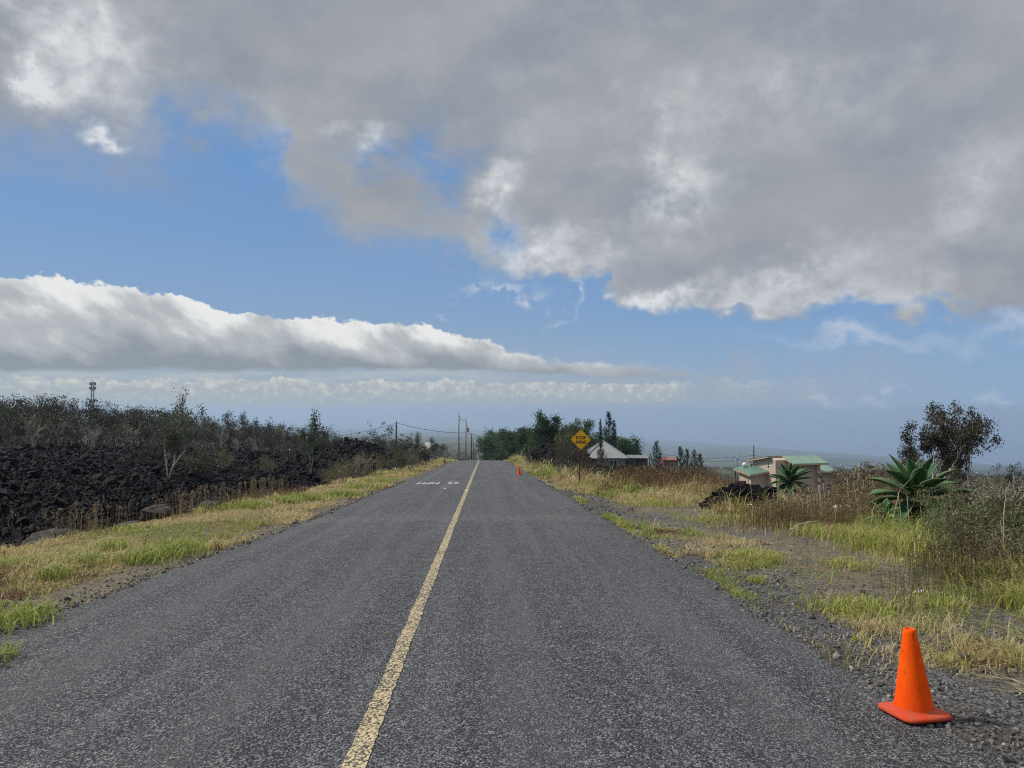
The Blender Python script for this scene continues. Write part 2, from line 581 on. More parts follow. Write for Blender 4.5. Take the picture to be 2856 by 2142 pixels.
def m_corr(name, col, scale, axis='X', rough=.45):
    b = NB(name)
    v = b.objc()
    w = b.n('ShaderNodeTexWave'); w.bands_direction = axis; w.inputs['Scale'].default_value = scale
    w.inputs['Distortion'].default_value = 0
    b.l(v, w.inputs[0])
    n = b.noise(1.2, 5, .6, v)
    c = b.mix(b.step(.3, .7, n), tuple(x * .85 for x in col), tuple(min(1, x * 1.1) for x in col))
    return b.out(b.prin(c, rough, w.outputs[1], .6, .03, spec=.5))


def m_sea():
    b = NB('sea water')
    P = b.pos()
    n = b.noise(.00025, 5, .6, P)
    c = b.mix(b.step(.35, .65, n), (.02, .06, .13), (.028, .075, .15))
    return b.out(b.prin(c, .14, b.noise(.004, 4, .6, P), .05, 2.0, spec=.5))


M = dict(
    asphalt=m_asphalt(), ground=m_ground(), lava=m_lava(), stripe=m_stripe(), white=m_whitepaint(), sea=m_sea(),
    leaf=m_leaf('leaf green', vary=True), grass=m_leaf('grass blade', .45, .55, .25), dry=m_leaf('dry weed', .2, .7, .2),
    bark=m_plain('grey bark', (.20, .185, .17), .85, .35, 6), darkbark=m_plain('dark bark', (.07, .058, .048), .9, .3, 6),
    palewood=m_plain('pale dead wood', (.42, .39, .34), .85, .25, 5),
    cone=m_cone('orange cone plastic'), conebase=m_cone('faded cone base', False),
    signy=m_plain('yellow sign sheeting', (.95, .52, .014), .4, .08, 8, bump=.03), black=m_plain('black sign ink', (.012, .012, .012), .5, .1, 9, bump=.02),
    rust=m_plain('rusty steel', (.17, .075, .035), .8, .45, 5, .3), steel=m_plain('dull steel', (.4, .4, .41), .45, .15, 8, .7),
    pole=m_plain('weathered pole wood', (.36, .33, .29), .85, .25, 4), dpole=m_plain('tarred pole wood', (.05, .046, .044), .8, .3, 4),
    galvd=m_plain('dark mast steel', (.16, .165, .175), .6, .2, 4, .3),
    wire=m_plain('wire black', (.03, .03, .032), .5, .1), galv=m_plain('galvanised steel', (.32, .33, .35), .5, .2, 4, .5),
    stucco=m_plain('tan stucco', (.52, .41, .325), .9, .07, 2.0, bump=.3), fascia=m_plain('light wood fascia', (.52, .37, .26), .7, .12, 4),
    groof=m_corr('green metal roof', (.12, .225, .165), 8), froof=m_corr('pale green metal roof', (.20, .32, .235), 8),
    grroof=m_corr('corrugated grey roof', (.19, .20, .215), 6, 'X', .4), siding=m_corr('grey lap siding', (.22, .23, .24), 3, 'Z', .7),
    glass=m_plain('dark window glass', (.03, .035, .04), .12, .1, bump=0), wframe=m_plain('white window frame', (.78, .78, .76), .5, .05),
    dwall=m_corr('dark timber wall', (.03, .03, .032), 3, 'Z', .8), cream=m_plain('cream painted metal', (.30, .32, .28), .5, .08, 1),
    whitep=m_plain('white plastic', (.8, .8, .78), .45, .06), townm=m_plain('pale far roofs', (.36, .36, .36), .7, .4, .01), redfence=m_plain('maroon boards', (.10, .035, .035), .8, .2),
    purple=m_plain('purple tarp', (.10, .06, .22), .6, .2), redroof=m_plain('red tile roof', (.22, .10, .075), .8, .2, 3),
    agave=m_leaf('agave leaf', .12, .5, .28), brown=m_leaf('withered leaf', .15, .8, .2), pebble=m_leaf('roadside stone', 0, .85, .3),
    greenp=m_plain('green plastic lid', (.03, .22, .10), .5, .1),
)


# ================================================================== SKY
ZEN_FILL = 1.5


def noise2(b, scale, detail, rough, vec):
    x = b.t.nodes.new('ShaderNodeTexNoise'); x.noise_dimensions = '2D'
    x.inputs['Scale'].default_value = scale; x.inputs['Detail'].default_value = detail; x.inputs['Roughness'].default_value = rough
    b.l(vec, x.inputs['Vector'])
    return x.outputs[0]


def build_world():
    w = bpy.data.worlds.new("World"); sc.world = w; w.use_nodes = True
    b = NB('', w)
    b.noise = lambda sc_, de, ro, v: noise2(b, sc_, de, ro, v)
    tc = b.n('ShaderNodeTexCoord')
    D = tc.outputs['Generated']
    sp = b.n('ShaderNodeSeparateXYZ'); b.l(D, sp.inputs[0])
    A = b.math
    az = A('SUBTRACT', A('ARCTAN2', sp.outputs[0], sp.outputs[1]), YAW)
    el = A('ARCSINE', sp.outputs[2])

    def AZ(x): return math.atan((x - 1106) / 1620)

    def EL(x, y): return math.atan((888 - y) / 1620 * math.cos(AZ(x)))

    K = 1 / 1620.0
    # stretched direction for the noises
    def vec(kx, ky, ox=0.0, sx=None):
        c = b.n('ShaderNodeCombineXYZ')
        b.l(A('MULTIPLY_ADD', az, kx, ox * 13.7), c.inputs[0])
        b.l(A('MULTIPLY_ADD', el, ky, ox * 7.3), c.inputs[1])
        if sx is not None: b.l(A('ADD', A('MULTIPLY_ADD', az, kx, ox * 13.7), A('MULTIPLY', el, sx)), c.inputs[0])
        return c.outputs[0]

    nW1 = b.noise(1, 3, .6, vec(9, 13, 1.1)); nW2 = b.noise(1, 3, .6, vec(9, 13, 7.7))
    nF1 = b.noise(1, 4, .62, vec(42, 50, 3.1)); nF2 = b.noise(1, 4, .62, vec(42, 50, 5.9))
    nBig = b.noise(1, 2, .5, vec(4.5, 7.5, 2.3))
    nMid = b.noise(1, 5, .58, vec(13, 19, 4.4))
    w1 = A('SUBTRACT', nW1, .5); w2 = A('SUBTRACT', nW2, .5)
    f1 = A('SUBTRACT', nF1, .5); f2 = A('SUBTRACT', nF2, .5)
    azw = A('ADD', az, A('ADD', A('MULTIPLY', w1, .16), A('MULTIPLY', f1, .035)))
    elw = A('ADD', el, A('ADD', A('MULTIPLY', w2, .10), A('MULTIPLY', f2, .030)))

    pw = b.n('ShaderNodeCombineXYZ'); b.l(azw, pw.inputs[0]); b.l(elw, pw.inputs[1]); PW = pw.outputs[0]
    R0, R1 = -.9, .9

    def curve(x, pts):
        fc = b.n('ShaderNodeFloatCurve')
        cv = fc.mapping.curves[0]
        xs = [((AZ(p[0]) - R0) / (R1 - R0), EL(*p) / .6) for p in pts]
        xs = [(0.0, xs[0][1])] + xs + [(1.0, xs[-1][1])]
        cv.points[0].location = xs[0]; cv.points[1].location = xs[-1]
        for q in xs[1:-1]: cv.points.new(*q)
        for p in cv.points: p.handle_type = 'AUTO_CLAMPED'
        fc.mapping.update()
        t = b.n('ShaderNodeMapRange'); t.inputs[1].default_value = R0; t.inputs[2].default_value = R1
        b.l(x, t.inputs[0])
        b.l(t.outputs[0], fc.inputs['Value'])
        return A('MULTIPLY', fc.outputs[0], .6)

    def blob(px, py, rx, ry, X=azw, Y=elw, rot=0):
        k = 2.3
        if rot:
            mp = b.n('ShaderNodeMapping'); mp.vector_type = 'TEXTURE'
            b.l(PW, mp.inputs[0]); mp.inputs['Location'].default_value = (AZ(px), EL(px, py), 0)
            mp.inputs['Rotation'].default_value = (0, 0, rot); mp.inputs['Scale'].default_value = (rx * K * k, ry * K * k, 1)
            v = mp.outputs[0]
        else:
            vm = b.n('ShaderNodeVectorMath'); vm.operation = 'MULTIPLY_ADD'
            a_, b_ = 1 / (rx * K * k), 1 / (ry * K * k)
            b.l(PW, vm.inputs[0]); vm.inputs[1].default_value = (a_, b_, 0); vm.inputs[2].default_value = (-AZ(px) * a_, -EL(px, py) * b_, 0)
            v = vm.outputs[0]
        g = b.n('ShaderNodeTexGradient'); g.gradient_type = 'QUADRATIC_SPHERE'
        b.l(v, g.inputs[0])
        return g.outputs['Fac']

    def total(lst):
        s = None
        for q in lst: s = q if s is None else A('ADD', s, q)
        return s

    # ---- clear blue
    sky = b.n('ShaderNodeTexSky'); sky.sky_type = 'NISHITA'; sky.sun_disc = False
    sky.sun_elevation = SUN_EL; sky.sun_rotation = SUN_AZ
    sky.altitude = 500; sky.air_density = 1.0; sky.dust_density = 0.6; sky.ozone_density = 1.5
    G = 10.0        # the background runs at strength 0.1
    blue = b.mix(.82, sky.outputs[0], (.125 * G, .295 * G, .60 * G))
    hz_l = (.37 * G, .44 * G, .50 * G); hz_r = (.275 * G, .405 * G, .585 * G)
    hz = b.mix(b.step(-.30, .50, az), hz_l, hz_r)
    col = b.mix(A('MULTIPLY', b.step(.34, .0, el), .52), blue, hz)
    col = b.mix(b.step(.135, .0, el), col, hz)

    # ---- lilac veil right of the long cloud
    veil = A('MULTIPLY', A('MULTIPLY', b.step(EL(1600, 775), EL(1600, 835), A('ADD', elw, A('MULTIPLY', az, -.02))), b.step(AZ(700), AZ(1150), az)), b.step(AZ(2250), AZ(1550), az))
    veil = A('MULTIPLY', veil, b.step(EL(1106, 915), EL(1106, 850), el))
    col = b.mix(A('MULTIPLY', veil, .62), col, (.36 * G, .405 * G, .475 * G))

    # ---- small far cumulus row above the sea
    cu = b.noise(1, 3, .6, vec(52, 62, 9.2)); cu2 = b.noise(1, 4, .62, vec(80, 105, 2.2)); cub = b.noise(1, 1, .5, vec(14, 1, 6.2))
    topr = A('ADD', EL(1106, 824), A('ADD', A('MULTIPLY', A('SUBTRACT', cu, .5), .020), A('MULTIPLY', A('SUBTRACT', cub, .5), .012)))
    row = A('MULTIPLY', b.step(topr, A('SUBTRACT', topr, .0022), el), b.step(EL(1106, 882), EL(1106, 856), A('ADD', el, A('MULTIPLY', A('SUBTRACT', cu2, .5), .010))))
    rfade = A('SUBTRACT', 1.0, b.step(AZ(1250), AZ(1800), A('ADD', az, A('MULTIPLY', A('SUBTRACT', cub, .5), .5))))
    rsh = b.step(.30, .66, A('ADD', A('MULTIPLY', cu2, .75), A('MULTIPLY', A('SUBTRACT', el, EL(1106, 846)), 7.0)))
    rcol = b.mix(rsh, (.40 * G, .45 * G, .48 * G), (.66 * G, .66 * G, .62 * G))
    col = b.mix(A('MULTIPLY', A('MULTIPLY', row, rfade), .95), col, rcol)
    # pale gap between the row and the long cloud
    gap = A('MULTIPLY', A('MULTIPLY', b.step(EL(800, 840), EL(800, 815), el), b.step(EL(800, 770), EL(800, 800), el)), b.step(AZ(1300), AZ(900), az))
    gn = b.noise(1, 3, .55, vec(12, 90, 1.9))
    col = b.mix(A('MULTIPLY', gap, A('MULTIPLY', b.step(.35, .65, gn), .5)), col, (.52 * G, .55 * G, .55 * G))

    # ---- the long roll cloud
    bil = b.noise(1, 3, .6, vec(26, 34, 8.8)); bil2 = b.noise(1, 4, .7, vec(85, 95, 3.8))
    azr = A('ADD', az, A('MULTIPLY', A('SUBTRACT', bil, .5), .03))
    ft = curve(azr, [(-150, 585), (0, 592), (130, 600), (230, 607), (280, 622), (400, 640), (480, 665), (600, 682), (760, 690), (900, 702), (1000, 722), (1100, 750), (1200, 772), (1320, 780), (1430, 786), (1500, 800), (1650, 835), (1900, 850)])
    ft = A('ADD', ft, A('ADD', A('MULTIPLY', A('SUBTRACT', bil, .5), .030), A('MULTIPLY', A('SUBTRACT', bil2, .5), .0085)))
    fb = curve(az, [(-150, 803), (0, 802), (600, 801), (1050, 800), (1150, 806), (1300, 816), (1500, 822), (1650, 850), (1900, 860)])
    fb = A('ADD', fb, A('MULTIPLY', A('SUBTRACT', nMid, .5), .012))
    edge = A('ADD', .0036, A('MULTIPLY', b.step(AZ(900), AZ(1500), az), .014))
    roll = A('MULTIPLY', b.step(ft, A('SUBTRACT', ft, edge), el), b.step(fb, A('ADD', fb, .008), A('ADD', el, .003)))
    roll = A('MULTIPLY', roll, b.step(AZ(1760), AZ(1300), az))
    t = A('DIVIDE', A('SUBTRACT', el, fb), A('ADD', A('SUBTRACT', ft, fb), .0001))
    stn = b.noise(1, 3, .5, vec(13, 17, 6.6, sx=11.0)); stn2 = b.noise(1, 4, .65, vec(46, 45, 1.6, sx=30.0))
    tt = A('ADD', t, A('ADD', A('MULTIPLY', A('SUBTRACT', stn, .5), 1.30), A('MULTIPLY', A('SUBTRACT', stn2, .5), .30)))
    rc = b.mix(b.step(.05, .62, tt), (.275 * G, .315 * G, .355 * G), (.46 * G, .49 * G, .515 * G))
    rc = b.mix(b.step(.52, .95, tt), rc, (.82 * G, .83 * G, .82 * G))
    rc = b.mix(A('MULTIPLY', b.step(AZ(900), AZ(1500), az), .55), rc, (.40 * G, .43 * G, .475 * G))
    col = b.mix(roll, col, rc)

    # ---- the overcast deck
    f = curve(azw, [(-200, 330), (0, 335), (150, 345), (270, 350), (330, 345), (365, 300), (430, 300), (480, 290), (560, 300), (640, 400), (700, 470), (800, 500), (900, 545), (1000, 560), (1060, 585), (1200, 588), (1310, 590), (1360, 665), (1500, 685), (1700, 685), (1850, 655), (2000, 670), (2100, 690), (2212, 700), (2400, 705)])
    soft = A('ADD', .016, A('MULTIPLY', b.step(AZ(1250), AZ(700), az), .055))
    m = b.step(A('MULTIPLY', soft, -.5), soft, A('SUBTRACT', elw, f))
    m = A('MULTIPLY', m, A('SUBTRACT', 1.0, A('MINIMUM', 1.0, total([
        blob(935, 375, 55, 75), A('MULTIPLY', blob(800, 340, 75, 35), .85), A('MULTIPLY', blob(1085, 505, 45, 35), 1.0), A('MULTIPLY', blob(400, 270, 80, 40), .55), A('MULTIPLY', blob(1330, 640, 30, 30), .8)]))))
    m = A('MINIMUM', 1.0, A('ADD', m, total([
        A('MULTIPLY', blob(330, 380, 120, 45), .28), A('MULTIPLY', blob(820, 430, 150, 80), .35)])))
    # its tones
    g1 = b.mix(b.step(.33, .67, nBig), (.285 * G, .315 * G, .365 * G), (.355 * G, .375 * G, .405 * G))
    g1 = b.mix(A('MULTIPLY', b.step(.42, .72, nMid), .34), g1, (.43 * G, .45 * G, .475 * G))
    dark = total([A('MULTIPLY', blob(1350, 480, 75, 150), .8), A('MULTIPLY', blob(660, 60, 130, 60), .5), A('MULTIPLY', blob(1950, 330, 180, 120), .5), A('MULTIPLY', blob(1600, 560, 160, 50), .5), A('MULTIPLY', blob(2080, 600, 160, 40), .4), A('MULTIPLY', blob(40, 210, 80, 60), .5)])
    g1 = b.mix(A('MINIMUM', dark, 1.0), g1, (.27 * G, .30 * G, .355 * G))
    br = total([A('MULTIPLY', blob(35, 70, 45, 70), .95), A('MULTIPLY', blob(75, 150, 45, 50), .7), A('MULTIPLY', blob(195, 40, 55, 45), .75), A('MULTIPLY', blob(170, 160, 90, 50), .6),
                A('MULTIPLY', blob(250, 110, 110, 80), .5), A('MULTIPLY', blob(775, 288, 50, 26), 1.1), A('MULTIPLY', blob(580, 300, 45, 70), .55),
                A('MULTIPLY', blob(1085, 415, 50, 55), 1.0), A('MULTIPLY', blob(1180, 545, 140, 42), 1.05), A('MULTIPLY', blob(1440, 290, 75, 90), .55),
                A('MULTIPLY', blob(1490, 385, 85, 60), .7), A('MULTIPLY', blob(1460, 465, 70, 50), .45), A('MULTIPLY', blob(1700, 205, 230, 70), .35),
                A('MULTIPLY', blob(1420, 640, 100, 34), 1.0), A('MULTIPLY', blob(1720, 590, 190, 38, rot=.16), .75), A('MULTIPLY', blob(1620, 660, 260, 28), .55),
                A('MULTIPLY', blob(1900, 640, 100, 40), .5), A('MULTIPLY', blob(2140, 370, 75, 75), .5), A('MULTIPLY', blob(2150, 480, 110, 50), .22), A('MULTIPLY', blob(1150, 280, 110, 90), .2)])
    bn = A('ADD', .22, A('MULTIPLY', b.step(.28, .70, A('ADD', A('MULTIPLY', nMid, .55), A('MULTIPLY', nF1, .45))), .95))
    g1 = b.mix(A('MINIMUM', 1.0, A('MULTIPLY', br, bn)), g1, (.70 * G, .73 * G, .76 * G))
    # behind and overhead the deck goes on
    col = b.mix(m, col, g1)

    # ---- stray wisps
    wn = b.step(.40, .62, nF2)
    wisp = total([A('MULTIPLY', blob(217, 298, 26, 13), 1.3), A('MULTIPLY', A('MULTIPLY', blob(1090, 625, 75, 16, rot=-.15), wn), .6), A('MULTIPLY', A('MULTIPLY', blob(1240, 620, 10, 48), wn), .6), A('MULTIPLY', blob(1185, 693, 26, 7), .3), A('MULTIPLY', blob(1865, 740, 120, 15), .5), A('MULTIPLY', blob(2165, 712, 40, 20), .4), A('MULTIPLY', blob(955, 675, 14, 6), .3), A('MULTIPLY', A('MULTIPLY', blob(1560, 580, 30, 20), wn), .2),
                  A('MULTIPLY', blob(1790, 852, 35, 10), .35), A('MULTIPLY', blob(1925, 850, 25, 9), .3), A('MULTIPLY', blob(2180, 860, 25, 12), .35)])
    col = b.mix(A('MINIMUM', 1.0, wisp), col, (.68 * G, .71 * G, .75 * G))
    # unseen sky overhead is boosted, an added fill light for the ground
    zen_fill = A('ADD', 1.0, A('MULTIPLY', b.step(math.radians(33), math.radians(62), el), ZEN_FILL))
    vm = b.n('ShaderNodeVectorMath'); vm.operation = 'SCALE'; b.l(col, vm.inputs[0]); b.l(zen_fill, vm.inputs['Scale']); col = vm.outputs[0]
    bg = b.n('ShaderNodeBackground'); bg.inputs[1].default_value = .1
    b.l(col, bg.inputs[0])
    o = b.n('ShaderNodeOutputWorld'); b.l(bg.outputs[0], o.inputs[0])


SUN_EL = math.radians(48); SUN_AZ = math.radians(-72)
build_world()
sd = bpy.data.lights.new('sun', 'SUN'); so = bpy.data.objects.new('sun', sd); COL.objects.link(so)
sd.energy = 3.6; sd.angle = math.radians(9); sd.color = (1, .95, .86)
sv = Vector((math.sin(SUN_AZ) * math.cos(SUN_EL), math.cos(SUN_AZ) * math.cos(SUN_EL), math.sin(SUN_EL)))
so.rotation_euler = sv.to_track_quat('Z', 'Y').to_euler()

# ================================================================== GROUND, SEA, ROAD
def polar_grid(az, rad, zf, dz=0.0):
    A_, R_ = np.meshgrid(az, rad, indexing='ij')
    x = R_ * np.sin(A_); y = R_ * np.cos(A_)
    v = np.stack([x, y, zf(x, y) + dz], -1).reshape(-1, 3)
    n, k = A_.shape
    i = (np.arange(n - 1)[:, None] * k + np.arange(k - 1)[None, :]).ravel()
    return v, np.stack([i, i + 1, i + k + 1, i + k], 1)


az = np.concatenate([np.radians(np.linspace(-180, -62, 60, endpoint=False)), np.radians(np.linspace(-62, 62, 560)), np.radians(np.linspace(62, 180, 61)[1:])])
rad = np.concatenate([[0.0], np.geomspace(1.2, 34000, 520)])


def zground(x, y):
    z = H(x, y)
    off = np.where(x < RC, edgeL(np.clip(y, 0, 110)) - x, x - edgeR(np.clip(y, 0, 110)))
    bump = .05 * (fbm(x * 1.7, y * 1.7, 2.2, 3) - .5) * np.clip(off / 1.0, 0, 1) + .025 * (fbm(x * 7, y * 7, 4.2, 2) - .5) * np.clip(off / .5, 0, 1)
    return z + bump - .03 - .06 * np.clip(-off / .5, 0, 1)


v, f = polar_grid(az, rad, zground)
o = MB().add(v, [f]).build('ground', M['ground'], smooth=True, usecol=False); tag(o, kind='structure')

az2 = np.radians(np.linspace(-90, 90, 181)); r2 = np.geomspace(3000, 150000, 60)
v, f = polar_grid(az2, r2, lambda x, y: np.full_like(x, SEA))
o = MB().add(v, [f]).build('sea', M['sea'], smooth=True, usecol=False); tag(o, kind='structure')


def onsea(u, vv):
    d = fwd + rgt * ((u - 1428) / FS) - upv * ((vv - 1071) / FS)
    t = (SEA - CAMZ) / d.z
    return (d.x * t, d.y * t)


# low headland across the bay on the left
hl = []
top = [(-300, 1180.2), (200, 1180.5), (700, 1181), (1100, 1181.5), (1250, 1182), (1332, 1182.8)]
bot = [(1290, 1183.6), (1100, 1184), (700, 1183.8), (200, 1183.6), (-300, 1183.4)]
ring = [onsea(*p) for p in top + bot]
n = len(ring)
vb = [(x, y, SEA + 1) for x, y in ring] + [(x, y, SEA + 45) for x, y in ring]
fb_ = [tuple(range(n, 2 * n))] + [(i, (i + 1) % n, n + (i + 1) % n, n + i) for i in range(n)]
o = MB().add(vb, fb_).build('headland', M['ground'], usecol=False); tag(o, kind='structure')

# surf lines along the shore
mb = MB()
for (u0, v0, u1, v1, w) in ((2190, 1251.5, 2228, 1254, .8), (2236, 1256, 2262, 1257.5, .6), (2745, 1294.8, 2778, 1296.4, .8), (2270, 1258.6, 2300, 1260.2, .5)):
    k = 8
    for i in range(k):
        if i % 3 == 2: continue
        a = onsea(u0 + (u1 - u0) * i / k, v0 + (v1 - v0) * i / k - .8); c = onsea(u0 + (u1 - u0) * (i + .9) / k, v0 + (v1 - v0) * (i + .9) / k - .8)
        a2 = onsea(u0 + (u1 - u0) * i / k, v0 + (v1 - v0) * i / k - .8 + w); c2 = onsea(u0 + (u1 - u0) * (i + .9) / k, v0 + (v1 - v0) * (i + .9) / k - .8 + w)
        mb.add([(*a, SEA + 3), (*a2, SEA + 3), (*c2, SEA + 3), (*c, SEA + 3)], [(0, 1, 2, 3)])
o = mb.build('surf', M['whitep'], usecol=False); tag(o, kind='stuff')

# road
ys = np.concatenate([np.arange(-6, 20, .12), np.arange(20, 130, .4), np.geomspace(130, 3400, 160)])
k = 13


def road_z(x, y):
    crown = -.05 * np.clip(np.abs(x - RC) / 3.6, 0, 1.3) ** 2
    far = np.clip((y - 120) / 3000, 0, 1) * 2.0
    return np.where(y < 300, rprof(np.clip(y, -190, 1290)), H(x, y)) + crown + .035 + far


xl = edgeL(ys); xr = edgeR(ys)
xl = np.where(ys > 115, np.interp(ys, [115, 180], [-3.95, -3.5]), xl); xr = np.where(ys > 115, np.interp(ys, [115, 180], [3.1, 2.3]), xr)
tt = np.linspace(0, 1, k)
Xr = xl[:, None] + (xr - xl)[:, None] * tt[None]; Yr = np.repeat(ys[:, None], k, 1)
Zr = road_z(Xr, Yr)
# broken asphalt lip at both edges
Zr[:, 0] -= .03; Zr[:, -1] -= .03
v = np.stack([Xr, Yr, Zr], -1).reshape(-1, 3)
i = (np.arange(len(ys) - 1)[:, None] * k + np.arange(k - 1)[None]).ravel()
road = MB().add(v, [np.stack([i, i + 1, i + k + 1, i + k], 1)]).build('road', M['asphalt'], smooth=True, usecol=False); tag(road, kind='structure')

ysl = np.concatenate([np.arange(-6, 20, .05), np.arange(20, 122, .4)])
wob = .012 * (vn(ysl * 1.5, ysl * 0) - .5)
ragL = .018 * (vn(ysl * 14, ysl * 0 + 3) - .5); ragR = .018 * (vn(ysl * 14, ysl * 0 + 9) - .5)
hw = np.interp(ysl, [0, 10, 60, 120], [.062, .062, .075, .09])
L_ = RC - hw + wob + ragL; R_ = RC + hw + wob + ragR
v = np.concatenate([np.stack([L_, ysl, road_z(L_, ysl) + .005], 1), np.stack([R_, ysl, road_z(R_, ysl) + .005], 1)])
i = np.arange(len(ysl) - 1); n_ = len(ysl)
MB().add(v, [np.stack([i, i + n_, i + n_ + 1, i + 1], 1)]).build('centre_line', M['stripe'], road, usecol=False)


def text_mesh(s, size, thick=.0, ext=.0):
    cu = bpy.data.curves.new('lettering', 'FONT')
    cu.body = s; cu.size = size; cu.align_x = 'CENTER'; cu.align_y = 'CENTER'; cu.offset = thick; cu.extrude = ext
    cu.resolution_u = 4
    ob = bpy.data.objects.new('lettering', cu); COL.objects.link(ob)
    dg = bpy.context.evaluated_depsgraph_get(); dg.update()
    me = bpy.data.meshes.new_from_object(ob.evaluated_get(dg))
    bpy.data.objects.remove(ob); bpy.data.curves.remove(cu)
    vs = np.array([v.co[:] for v in me.vertices]); fs = [tuple(p.vertices) for p in me.polygons]
    bpy.data.meshes.remove(me)
    return vs, fs


def centre(vs):
    c = (vs.max(0) + vs.min(0)) / 2
    return vs - np.array([c[0], c[1], 0])


# 25 MPH painted for the oncoming lane, so it is read from the far side
for txt, u0, u1 in (('MPH', 1166, 1225), ('25', 1250, 1282)):
    yc = 36.2
    x0, x1 = gx(u0, yc), gx(u1, yc)
    vs, fs = text_mesh(txt, 1.0, .0)
    vs = centre(vs)
    vs[:, 0] *= (x1 - x0) / np.ptp(vs[:, 0]); vs[:, 1] *= 1.9 / np.ptp(vs[:, 1])
    X = (x0 + x1) / 2 - vs[:, 0]; Y = yc - vs[:, 1]
    MB().add(np.stack([X, Y, road_z(X, Y) + .009], 1), fs).build('road_lettering', M['white'], road, usecol=False)
# raised reflector on the centre line, a few white chips on the asphalt
mb = MB(); p = at(1310, 1363, 29.4); box(mb, RC - .06, RC + .06, 29.3, 29.5, road_z(np.array(RC), np.array(29.4)) + .004, road_z(np.array(RC), np.array(29.4)) + .03)
tag(mb.build('road_reflector', M['whitep'], usecol=False), 'small white reflector stud on the worn yellow centre line', 'road stud')

# ================================================================== LAVA
def lavah(x, y):
    """lumpy a'a lava relief (metres)"""
    a = 1.1 * (fbm(x * .16, y * .16, 4.4, 4) - .5) + .55 * (ridged(x * .55, y * .55, 2.1, 3) - .55) + .30 * (ridged(x * 1.7, y * 1.7, 7.1, 3) - .55)
    a = a + .24 * (ridged(x * 4.2, y * 4.2, 5.5, 3) - .5) + .10 * (vn(x * 16, y * 16, 1.0) - .5)
    return a


def lava_left(x, y):
    s = xb(y) - x
    base = rprof(y)
    up = -.75 + 2.0 * sst(0, 24, s) + .45 * sst(20, 40, s) - .9 * sst(52, 90, s)
    up = np.where(s < .0, -.75 - .8 * np.clip(-s, 0, 1), up)
    up = up - .35 * sst(60, 100, y) * sst(3, 20, s)
    z = base + up + lavah(x, y) * np.clip(.35 + s * .25, .2, 1.15)
    # the bulky heap close to the road
    g = np.exp(-(((x + 10.4) / 3.6) ** 2 + ((y - 63) / 6.5) ** 2) ** 1.6)
    g2 = np.exp(-(((x + 13.5) / 4.0) ** 2 + ((y - 66) / 6) ** 2))
    return z + 2.1 * g + .7 * g2


azl = np.radians(np.linspace(-52, -3.0, 900)); rl = np.geomspace(8.0, 120, 620)
v, f = polar_grid(azl, rl, lambda x, y: x * 0)
x, y = v[:, 0].astype(float), v[:, 1].astype(float)
z = lava_left(x, y)
keep = (x < xb(y) + .9)
# sideways jitter makes ledges and overhangs
amp = .28 * np.clip(np.hypot(x, y) / 40, .35, 1)
jx = amp * (fbm(x * 2.2, y * 2.2, 11.1, 3) - .5) * 2; jy = amp * (fbm(x * 2.2, y * 2.2, 15.1, 3) - .5) * 2
v = np.stack([x + jx, y + jy, z], 1)
fk = keep[f].all(1)
f = f[fk]
used = np.unique(f); remap = np.zeros(len(v), int); remap[used] = np.arange(len(used))
o = MB().add(v[used], [remap[f]]).build('lava_field', M['lava'], usecol=False); tag(o, kind='structure')

# loose clinker over it
n = 120000
a_ = np.radians(rng.uniform(-48, -4, n)); r_ = np.exp(rng.uniform(np.log(9), np.log(100), n))
x = r_ * np.sin(a_); y = r_ * np.cos(a_)
k_ = x < xb(y) - .2
x, y, r_ = x[k_], y[k_], r_[k_]
s = (.012 + .0010 * r_) * rng.lognormal(0, .5, len(x))
mb = MB(); rocks(mb, np.stack([x, y, lava_left(x, y) + s * .25], 1), s, rough=.5)
q = rng.permutation(len(x))[:1500]
s2 = np.minimum(s[q] * 3.0 * rng.uniform(.7, 1.5, len(q)), .06 + .006 * r_[q])
rocks(mb, np.stack([x[q], y[q], lava_left(x[q], y[q]) + s2 * .1], 1), s2, rough=.5)
tag(mb.build('lava_rubble', M['lava'], usecol=False), 'black jagged clinker covering the lava field left of the road', 'rubble', kind='stuff')


